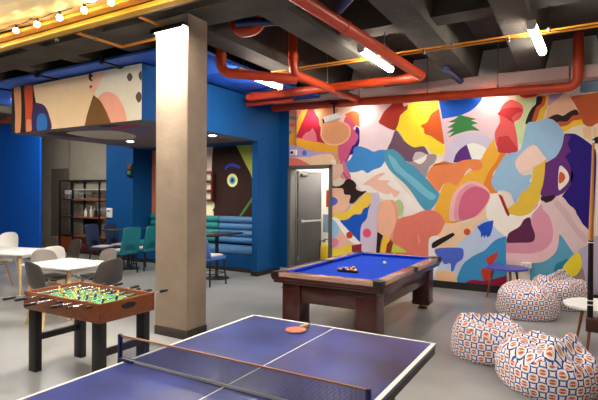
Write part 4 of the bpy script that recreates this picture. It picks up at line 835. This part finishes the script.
for sx in (-1, 1):
    bm = BM(); b2(bm, sx*(FW-.06), sx*(FW-.11), -FL+.10, FL-.10, .30, .36, .003); obj('crossbar', bm, M['black'], t)
    for sy in (-1, 1):
        bm = BM(); b2(bm, sx*(FW-.03), sx*(FW-.145), sy*(FL-.03), sy*(FL-.10), 0, .625, .004); obj('leg', bm, M['black'], t)
        bm = BM(); b2(bm, sx*(FW-.002), sx*(FW-.03), sy*(FL+.0015), sy*(FL-.02), .64, .79); obj('corner_trim', bm, M['foos_wood'], t)
ROD = [(1, 'player_yellow', -1), (2, 'player_yellow', -1), (3, 'player_blue', 1), (5, 'player_yellow', -1), (5, 'player_blue', 1), (3, 'player_yellow', -1), (2, 'player_blue', 1), (1, 'player_blue', 1)]
for k, (np_, pm, side) in enumerate(ROD):
    x = -FW+.09+k*(2*FW-.18)/7; sh = random.uniform(-.05, .05); z = .772
    y0, y1 = -FL-.14+sh, FL+.10+sh
    if side > 0: y0 = -FL-.09+sh
    else: y1 = FL+.09+sh
    bm = BM(); tube(bm, [(x, y0, z), (x, y1, z)], .0085, 8); rod = obj('rod', bm, M['chrome'], t)
    bm = BM()
    for e, s in ((y0, -1), (y1, 1)):
        tube(bm, [(x, e+s*.005, z), (x, e+s*.012, z)], .012, 10)
    obj('rod_cap', bm, M['chrome'], rod)
    e, s = (y0, -1) if side < 0 else (y1, 1)
    bm = BM(); tube(bm, [(x, e-s*.0, z), (x, e+s*.02, z), (x, e+s*.10, z), (x, e+s*.115, z)], [.012, .0155, .015, .011], 12); obj('handle', bm, M['plastic_black'], rod)
    e, s = (y1, 1) if side < 0 else (y0, -1)
    bm = BM(); tube(bm, [(x, e-s*.03, z), (x, e+s*.02, z)], .013, 10); obj('end_stop', bm, M['plastic_black'], rod)
    for j in range(np_):
        y = (j-(np_-1)/2)*(.47/max(np_, 3))+sh*.6; a = random.uniform(-.5, .5)
        bm = BM(); ms = [M[pm], M['player_skin']]
        R = Matrix.Rotation(a, 3, 'Y')
        box(bm, R @ Vector((0, 0, .0)), (.022, .03, .036), 0, .005, 0, R); box(bm, R @ Vector((0, 0, -.03)), (.016, .022, .03), 0, .003, 0, R); box(bm, R @ Vector((.004, 0, -.052)), (.03, .024, .014), 0, .003, 0, R)
        ball(bm, R @ Vector((0, 0, .03)), .013, 1, 10, 7)
        for v in bm.verts: v.co = v.co*.8+Vector((x, y, z))
        obj('player', bm, ms, rod)
for s in (-1, 1):
    bm = BM()
    for k in range(6): ball(bm, (-.09+k*.036, s*(FL-.04)*1.0, .79), .008, 0, 8, 5)
    if s < 0: bm.free(); continue
    bm.free()
# ------------------------------------------------------------------ bean bags
def bean(name_label, loc, R, Hh, seed, tilt, fold, rz, sag=.12, tile=.15):
    bm = BM(); uvl = bm.loops.layers.uv.new('UVMap'); NA, NP = 84, 34
    rnd = Vector((seed*3.1, seed*1.7, seed*.9)); P = []
    prof = [(0, 0), (.80, 0), (.93, .03), (1.0, .16), (1.02, .36), (1.0, .56), (.94, .74), (.83, .88), (.66, .97), (.45, 1.0), (.22, 1.0), (0, 1.0)]
    def pr_(t):
        s = t*(len(prof)-1); i = min(int(s), len(prof)-2); f = s-i
        p0, p1, p2, p3 = (prof[max(0, min(len(prof)-1, i+j))] for j in (-1, 0, 1, 2))
        g = lambda k: .5*(2*p1[k]+(p2[k]-p0[k])*f+(2*p0[k]-5*p1[k]+4*p2[k]-p3[k])*f*f+(3*p1[k]-p0[k]-3*p2[k]+p3[k])*f**3)
        return max(0, g(0)), max(0, g(1))
    for j in range(1, NP):
        r, z = pr_(j/NP); ring = []
        for i in range(NA):
            a = 2*PI*i/NA
            rr = r*R*(1+.035*math.sin(2*a+seed)+.025*math.sin(3*a+seed*2)); zz = z*Hh
            x, y = rr*math.cos(a), rr*math.sin(a)
            top = max(0, z-.45)/.55
            zz *= 1+tilt[0]*top*math.cos(a-tilt[1])*r
            zz -= sag*Hh*top*max(0, 1-(r/.75)**2)
            if fold:   # a raised crest across the crown
                fa, fo, fh = fold; dd = (x*math.cos(fa)+y*math.sin(fa))/R-fo
                zz += fh*top*math.exp(-(dd/.13)**2)*(.7+.3*math.cos(2.2*(x*math.sin(fa)-y*math.cos(fa))/R))
                if dd > .1: zz -= fh*.55*top*min(1, (dd-.1)/.2)
            v = Vector((x, y, zz)); q = v*5+rnd
            wob = noise.noise(q*.8)*.028+noise.noise(q*2.0)*.010*(1+top)+abs(noise.noise(q*1.4+Vector((0, 0, 7))))*-.03*top
            if j > 3: v += Vector((math.cos(a)*(1-top*.7), math.sin(a)*(1-top*.7), .25+top))*wob
            v.z = max(v.z, .002); ring.append(bm.verts.new(v))
        P.append(ring)
    def uv(f, top):
        for l in f.loops:
            if not top:
                c = f.calc_center_median(); a0 = math.atan2(c.y, c.x); a = math.atan2(l.vert.co.y, l.vert.co.x)
                while a-a0 > PI: a -= 2*PI
                while a-a0 < -PI: a += 2*PI
                l[uvl].uv = (a*R*1.0/tile, l.vert.co.z*1.12/tile)
            else: l[uvl].uv = (l.vert.co.x/tile+.3, l.vert.co.y/tile+.2)
    for A, B in zip(P, P[1:]):
        for i in range(NA):
            f = bm.faces.new((A[i], A[(i+1) % NA], B[(i+1) % NA], B[i])); f.smooth = True
    for ring in (P[0][::-1], P[-1]):
        c = bm.verts.new(sum((v.co for v in ring), Vector())/NA)
        for i in range(NA):
            f = bm.faces.new((ring[i], ring[(i+1) % NA], c)); f.smooth = True
    bm.normal_update(); bmesh.ops.recalc_face_normals(bm, faces=bm.faces[:])
    for f in bm.faces:
        c = f.calc_center_median(); uv(f, c.z > Hh*.62 and math.hypot(c.x, c.y) < R*.93)
    o = simple('bean_bag', bm, M['bean'], name_label, 'bean bag', 'printed bean bags', loc); o.rotation_euler = (0, 0, rz)
    return o
bean('blue and orange printed bean bag nearest the tennis table, middle-left of the four', (-.85, 5.64, 0), .375, .43, 1.3, (.10, 2.6), (2.3, .15, .07), 0)
bean('printed bean bag in the right foreground with a folded flap on top', (-.235, 5.0, 0), .42, .44, 2.9, (.06, 2.2), (-.3, .3, .10), 0)
bean('printed bean bag in front of the blue side table, overlapping the rear one', (-.66, 7.93, 0), .44, .47, 4.4, (.12, 2.0), (.4, .25, .05), 0)
bean('farthest printed bean bag against the mural with a raised peak', (-.25, 8.85, 0), .44, .50, 6.1, (.16, 2.9), (2.8, .1, .11), 0)
# ------------------------------------------------------------------ side tables
def side_table(label, cat, loc, r, h, top, legs, a0):
    t = thing('side_table', label, cat, loc, a0)
    bm = BM(); lathe(bm, [(r-.01, h-.035), (r, h-.03), (r, h-.006), (r-.006, h)], n=48); obj('tabletop', bm, M[top], t)
    for k in range(legs):
        a = 2*PI*k/legs
        bm = BM(); c, s = math.cos(a), math.sin(a)
        tube(bm, [(c*r*.92, s*r*.92, 0), (c*r*.62, s*r*.62, h-.035)], [.013, .024], 12); obj('leg', bm, M['wood_leg'], t)
    return t
side_table('round blue side table on wooden legs beside the mural', 'side table', (-1.06, 8.93, 0), .35, .565, 'table_top_blue', 3, math.radians(172))
side_table('round white side table on wooden legs at the right edge', 'side table', (.22, 6.72, 0), .37, .5, 'table_white', 3, math.radians(130))
# ------------------------------------------------------------------ cue and rack
t = thing('cue_rack', 'dark wooden cue holder block fixed at the right edge', 'cue rack', (.09, 4.5, .8))
bm = BM(); b2(bm, -.03, .18, -.06, .06, -.105, 0, .006); obj('block', bm, M['dark_wood'], t)
bm = BM(); b2(bm, .06, .18, -.03, .03, 1.2, 1.25, .004); obj('upper_clip', bm, M['dark_wood'], t)
t = thing('pool_cue', 'pool cue standing upright in the dark holder at right edge', 'pool cue', (.09, 4.5, .8))
bm = BM(); tube(bm, [(0, 0, .005), (0, 0, .62)], [.022, .019], 14); obj('butt', bm, M['cue_black'], t)
bm = BM(); tube(bm, [(0, 0, .62), (.01, .0, 1.40)], [.019, .008], 14); obj('shaft', bm, M['cue_wood'], t)
bm = BM(); tube(bm, [(.01, 0, 1.40), (.01, 0, 1.42)], [.008, .0075], 10); obj('ferrule', bm, M['white_plastic'], t)
for z in (.10, .135, .60):
    bm = BM(); tube(bm, [(0, 0, z), (0, 0, z+.008)], .0225, 14); obj('ring', bm, M['white_plastic'], t)
# ------------------------------------------------------------------ white tables and shell chairs
def white_table(label, loc, rz, L, Wd, h=.74):
    t = thing('dining_table', label, 'table', loc, rz, None)
    bm = BM(); b2(bm, -L/2, L/2, -Wd/2, Wd/2, h-.028, h, .006); obj('tabletop', bm, M['table_white'], t)
    for sx in (-1, 1):
        for sy in (-1, 1):
            bm = BM(); tube(bm, [(sx*(L/2-.07), sy*(Wd/2-.07), 0), (sx*(L/2-.11), sy*(Wd/2-.11), h-.028)], [.018, .03], 12); obj('leg', bm, M['wood_pale'], t)
    bm = BM()
    for s in (-1, 1): b2(bm, -L/2+.1, L/2-.1, s*(Wd/2-.11)-.012, s*(Wd/2-.11)+.012, h-.09, h-.028); b2(bm, s*(L/2-.11)-.012, s*(L/2-.11)+.012, -Wd/2+.1, Wd/2-.1, h-.09, h-.028)
    obj('apron', bm, M['table_white'], t)
    return t
white_table('white square table behind the football table, near the pillar', (-6.60, 4.48, 0), math.radians(5), 1.0, .84)
white_table('white long table at far left in front of the royal blue wall', (-9.05, 4.93, 0), math.radians(14), 1.5, .9)
PROF = [(.235, .425, .40), (.225, .445, .42), (.15, .438, .45), (.02, .428, .47), (-.10, .432, .46), (-.18, .462, .45), (-.215, .53, .46), (-.24, .62, .46), (-.265, .72, .44), (-.285, .80, .39), (-.292, .835, .33)]
def shell_bm():
    bm = BM(); nu = 12; rows = []
    for i, (y, z, wd) in enumerate(PROF):
        ba = max(0, min(1, (i-4)/3)); row = []
        for k in range(nu+1):
            u = k/nu*2-1; lift = (.055*u*u*(1-ba) if i > 1 else .02*u*u); fwd = .075*u*u*ba; drop = .05*abs(u)**3*(i/len(PROF))**4
            row.append(bm.verts.new((u*wd/2, y+fwd, z+lift*.9-drop)))
        rows.append(row)
    for A, B in zip(rows, rows[1:]):
        for k in range(nu): bm.faces.new((A[k], A[k+1], B[k+1], B[k]))
    return bm
def make_shell(label, loc, rz, shell, pad):
    t = thing('shell_chair', label, 'chair', loc, rz, 'moulded shell chairs around the white tables')
    o = obj('shell', shell_bm(), M[shell], t, 80); md = o.modifiers.new('thick', 'SOLIDIFY'); md.thickness = .012; sb = o.modifiers.new('soft', 'SUBSURF'); sb.levels = 1; sb.render_levels = 1
    bm = BM()
    pts = [(.19*math.copysign(abs(math.cos(a))**.6, math.cos(a)), .03+.175*math.copysign(abs(math.sin(a))**.6, math.sin(a))) for a in [2*PI*i/28 for i in range(28)]]
    prism(bm, pts, .446, .470); obj('seat_pad', bm, M[pad], t)
    for sx in (-1, 1):
        for sy in (-1, 1):
            bm = BM(); tube(bm, [(sx*.215, sy*.205+.01, 0), (sx*.13, sy*.12+.01, .43)], [.012, .021], 10); obj('leg', bm, M['wood_pale'], t)
    bm = BM(); b2(bm, -.14, .14, -.11, .13, .405, .422); obj('seat_bracket', bm, M['black_metal'], t)
    return t
base = make_shell('charcoal shell chair at the near side of the square table, behind the football table', (-6.2, 3.93, 0), math.radians(-6), 'shell_dark', 'pad')
base.scale = (1.06, 1.06, 1.06)
def chair(label, x, y, rz, shell, pad='pad'):
    return dup(base, (x, y, 0), math.radians(rz), label, swap={M['shell_dark']: M[shell], M['pad']: M[pad]})
chair('taupe shell chair at the left end of the square table, facing the pillar', -7.12, 4.55, -88, 'shell_grey')
chair('charcoal shell chair at the pillar end of the square table', -5.83, 4.45, 92, 'shell_dark')
chair('taupe shell chair at the far side of the square table', -6.62, 4.98, 176, 'shell_grey')
chair('white shell chair between the two white tables', -8.0, 5.02, 80, 'shell_white', 'shell_white')
chair('dark brown shell chair in front of the bar shelf', -8.6, 5.75, 172, 'shell_brown')
chair('dark shell chair at the far side of the long table, near the tan wall', -9.5, 5.85, 175, 'shell_brown')
chair('cream shell chair at the far left of the long table, cut by the left edge', -9.55, 4.93, -76, 'shell_cream', 'shell_cream')
chair('charcoal shell chair at the near side of the long table, cut by the left edge', -8.95, 4.35, -4, 'shell_dark')
chair('white shell chair behind the long table at the left edge', -11.3, 6.05, -150, 'shell_white', 'shell_white')
# ------------------------------------------------------------------ lounge stools, high tables
def lounge_chair(label, loc, rz, m, hs=.60, hb=1.10):
    t = thing('lounge_chair', label, 'chair', loc, rz, None)
    bm = BM(); n = 14; out = []
    W = .25
    for i in range(n+1):
        a = PI*i/n; out.append((W*.92*math.copysign(abs(math.cos(a))**.5, math.cos(a)), hb-.10+.10*math.sin(a)**.5 if math.sin(a) > 0 else hb-.10))
    outer = [(W, hs+.02)]+out+[(-W, hs+.02)]
    arch = [(-.13, hs+.02)]+[(-.13*math.cos(PI*i/8), hs+.10+.07*math.sin(PI*i/8)) for i in range(9)]+[(.13, hs+.02)]
    pts = outer+arch
    vsA = []; 
    def back_y(z): return -.20-.10*(z-hs)/(hb-hs)
    A = [bm.verts.new((a, back_y(b), b)) for a, b in pts]; B = [bm.verts.new((a, back_y(b)-.045, b)) for a, b in pts]
    N = len(pts); bm.faces.new(A); bm.faces.new(B[::-1])
    for i in range(N): bm.faces.new((A[i], A[(i+1) % N], B[(i+1) % N], B[i]))
    bmesh.ops.triangulate(bm, faces=[f for f in bm.faces if len(f.verts) > 4], ngon_method='EAR_CLIP')
    obj('backrest', bm, M[m], t)
    bm = BM(); box(bm, (0, .0, hs-.02), (.46, .46, .07), 0, .02); obj('seat', bm, M[m], t)
    bm = BM(); box(bm, (0, .01, hs+.027), (.38, .36, .03), 0, .012); obj('seat_cushion', bm, M['seat_white'], t)
    for sx in (-1, 1):
        for sy in (-1, 1):
            bm = BM(); tube(bm, [(sx*.225, sy*.225, 0), (sx*.19, sy*.19, hs-.05)], .017, 8); obj('leg', bm, M['black_metal'], t)
    bm = BM(); z = hs*.42; q = .207
    for a, b in (((-q, -q, z), (q, -q, z)), ((q, -q, z), (q, q, z)), ((q, q, z), (-q, q, z)), ((-q, q, z), (-q, -q, z))): tube(bm, [a, b], .01, 6)
    obj('stretcher', bm, M['black_metal'], t)
    return t
lounge_chair('mid blue lounge chair with black legs just right of the pillar', (-6.3, 7.33, 0), math.radians(-4), 'mid_blue', .56, .95)
tl = lounge_chair('teal lounge chair next to the pillar, right one of the teal pair', (-8.88, 8.0, 0), math.radians(90), 'teal', .50, 1.05)
dup(tl, (-8.88, 7.36, 0), math.radians(90), 'teal lounge chair beside the black table, left one of the teal pair')
nv = lounge_chair('navy lounge chair nearest the black table, right one of the navy pair', (-9.95, 8.2, 0), math.radians(-72), 'navy', .50, 1.05)
dup(nv, (-9.9, 7.62, 0), math.radians(-72), 'navy lounge chair nearest the bar shelf, left one of the navy pair')
def high_table(label, loc, rz, L, Wd, h=1.05):
    t = thing('pedestal_table', label, 'table', loc, rz)
    bm = BM(); b2(bm, -L/2, L/2, -Wd/2, Wd/2, h-.035, h, .006); obj('tabletop', bm, M['table_black'], t)
    bm = BM(); tube(bm, [(0, 0, .02), (0, 0, h-.035)], .04, 14); obj('pedestal', bm, M['black_metal'], t)
    bm = BM(); lathe(bm, [(.27, 0), (.27, .012), (.1, .03), (.05, .05)], n=28); obj('base', bm, M['black_metal'], t)
    return t
high_table('black pedestal table between the navy and teal chairs', (-9.33, 7.9, 0), 0, .6, 1.1, .95)
high_table('black pedestal table in front of the painted face', (-6.66, 7.97, 0), math.radians(4), .62, 1.1, .96)
# ------------------------------------------------------------------ bench with rolled cushions
t = thing('bench', 'built-in bench with stacked blue and teal rolled cushions under the painted face', 'bench', (-8.2, 9.2, 0))
bm = BM(); b2(bm, -1.95, 1.985, -.30, .28, .0, .40); obj('bench_base', bm, M['wall_teal'], t)
bm = BM(); b2(bm, -1.95, 1.985, -.31, -.30, .0, .09); obj('kickboard', bm, M['black'], t)
for i in range(4):
    z = .68+.165*i
    for x0, x1, m in ((-1.95, .44, 'bench_teal'), (.46, 1.985, 'bench_blue')):
        bm = BM(); r = .082; tube(bm, [(x0, .19, z), (x0+.02, .19, z), (x1-.02, .19, z), (x1, .19, z)], [r*.8, r, r, r*.8], 16); obj('back_cushion', bm, M[m], t)
for x0, x1, m in ((-1.95, .44, 'bench_teal'), (.46, 1.985, 'bench_blue')):
    bm = BM(); b2(bm, x0, x1, -.32, .12, .40, .575, .07); obj('seat_cushion', bm, M[m], t)
# ------------------------------------------------------------------ bar shelf
SX0, SX1, SY0, SY1 = -13.77, -11.42, 9.05, 9.44
t = thing('bar_shelf', 'tall black metal bar shelf with lit boards against the tan wall', 'shelf', (SX0, SY0, 0))
Wd = SX1-SX0; D = SY1-SY0; Ht = 2.2
xs = [0, .64, 1.42, 1.86, Wd]; zs = [.04, .56, .60, 1.10, 1.60, 1.90]
for x in (0, .64, 1.86, Wd):
    for y in (0, D):
        bm = BM(); b2(bm, x-.022, x+.022, y-.022, y+.022, 0, Ht, .003); obj('post', bm, M['black_metal'], t)
for z in (.05, Ht-.02):
    bm = BM()
    for y in (0, D): b2(bm, 0, Wd, y-.02, y+.02, z-.02, z+.02)
    for x in (0, Wd): b2(bm, x-.02, x+.02, 0, D, z-.02, z+.02)
    obj('frame_rail', bm, M['black_metal'], t)
for z in (.53, 1.09, 1.62):
    bm = BM(); b2(bm, .66, Wd-.02, .0, D, z-.022, z+.022, .003); obj('shelf_board', bm, M['shelf_wood'], t)
bm = BM(); b2(bm, .66, Wd-.02, .0, D, 1.905, 1.93, .003); obj('shelf_board', bm, M['housing'], t)
for z in (.53, 1.09, 1.62):
    bm = BM(); b2(bm, .02, .62, .0, D, z-.018, z+.018, .003); obj('shelf_board', bm, M['black_metal'], t)
bm = BM(); b2(bm, .66, 1.40, D-.02, D, .55, 1.07); obj('back_panel', bm, M['black_metal'], t)
bm = BM()   # lattice wine rack at the foot
for k in range(-4, 9):
    for s in (-1, 1):
        x0 = .66+k*.21; pts = []
        a, b = Vector((x0, .06, .06)), Vector((x0+s*.46, .06, .51))
        if s < 0: a.x += .0
        lo, hi = .67, Wd-.03
        def clipx(a, b):
            d = b-a; t0, t1 = 0, 1
            for sg, lim in ((1, hi), (-1, -lo)):
                f0, f1 = sg*a.x-lim, sg*b.x-lim
                if f0 > 0 and f1 > 0: return None
                if f0 > 0: t0 = max(t0, f0/(f0-f1))
                elif f1 > 0: t1 = min(t1, f0/(f0-f1))
            return (a+d*t0, a+d*t1) if t1-t0 > .05 else None
        c = clipx(a, b)
        if c: tube(bm, c, .016, 6)
b2(bm, .66, Wd-.02, D-.03, D-.01, .06, .51); obj('wine_rack', bm, M['rack_red'], t)
bm = BM(); b2(bm, .02, .62, 0.02, .04, .08, .52); obj('lower_door', bm, M['foos_wood'], t)
def glass_bm(h=.17, r=.045):
    bm = BM(); lathe(bm, [(.036, 0), (.036, .004), (.006, .01), (.006, h*.45), (r*.8, h*.58), (r, h*.75), (r*.82, h)], n=12, cap=True); return bm
g0 = None
def row(n, x0, x1, z, y, lab, grp, sc=1):
    global g0
    for k in range(n):
        x = SX0+x0+(x1-x0)*(k+.5)/n
        if g0 is None:
            g0 = simple('wine_glass', glass_bm(.26, .062), M['glass'], lab, 'glass', grp, (x, SY0+y, z)); o = g0
        else:
            o = g0.copy(); COL.objects.link(o); o.location = (x, SY0+y, z); o['label'] = lab; o['group'] = grp
        o.scale = (sc, sc, sc)
row(5, .06, .60, 1.64, .15, 'clear glass in the row on the left bay of the bar shelf', 'glasses in the left bay of the shelf')
row(4, .70, 1.30, 1.644, .15, 'clear glass in the row on the second bay of the bar shelf, upper board', 'glasses on the upper board, second bay')
row(4, 1.45, 2.30, 1.644, .2, 'dim glass on the upper board at the right of the bar shelf', 'glasses on the upper board, right bay')
row(7, 1.35, 2.15, 1.114, .2, 'clear glass standing on the middle board of the bar shelf', 'glasses on the middle board')
row(6, 1.40, 2.10, 1.36, .25, 'clear glass hanging below the upper board of the bar shelf', 'glasses hanging below the upper board', .8)
t_ = None
for x, h, m, lab in ((1.08, .27, 'bottle_pale', 'short pale bottle standing on the middle board of the bar shelf'), (1.33, .35, 'bottle_pale', 'tall pale bottle on the middle board beside the glasses'), (1.55, .30, 'bottle_dark', 'dark bottle at the right of the pale bottles on the shelf')):
    t = thing('bottle', lab, 'bottle', (SX0+x, SY0+.12, 1.112))
    bm = BM(); lathe(bm, [(.045, 0), (.048, .01), (.048, h*.55), (.018, h*.72), (.016, h*.92)], n=14); obj('bottle_body', bm, M[m], t)
    bm = BM(); lathe(bm, [(.019, h*.92), (.019, h)], n=10); obj('cap', bm, M['red_sign'], t)
# slatted door beside the shelf
bm = BM()
for k in range(9): b2(bm, -14.85+k*.10, -14.85+k*.10+.088, 9.46, 9.495, .0, 2.6, .004)
simple('slatted_panel', bm, M['slat'], 'brown vertical slat panel on the tan wall left of the shelf', 'wall panel')
bm = BM(); b2(bm, -13.97, -13.95, 9.485, 9.5, 0, 3.6); struct('trim_wall', bm, M['slat'])
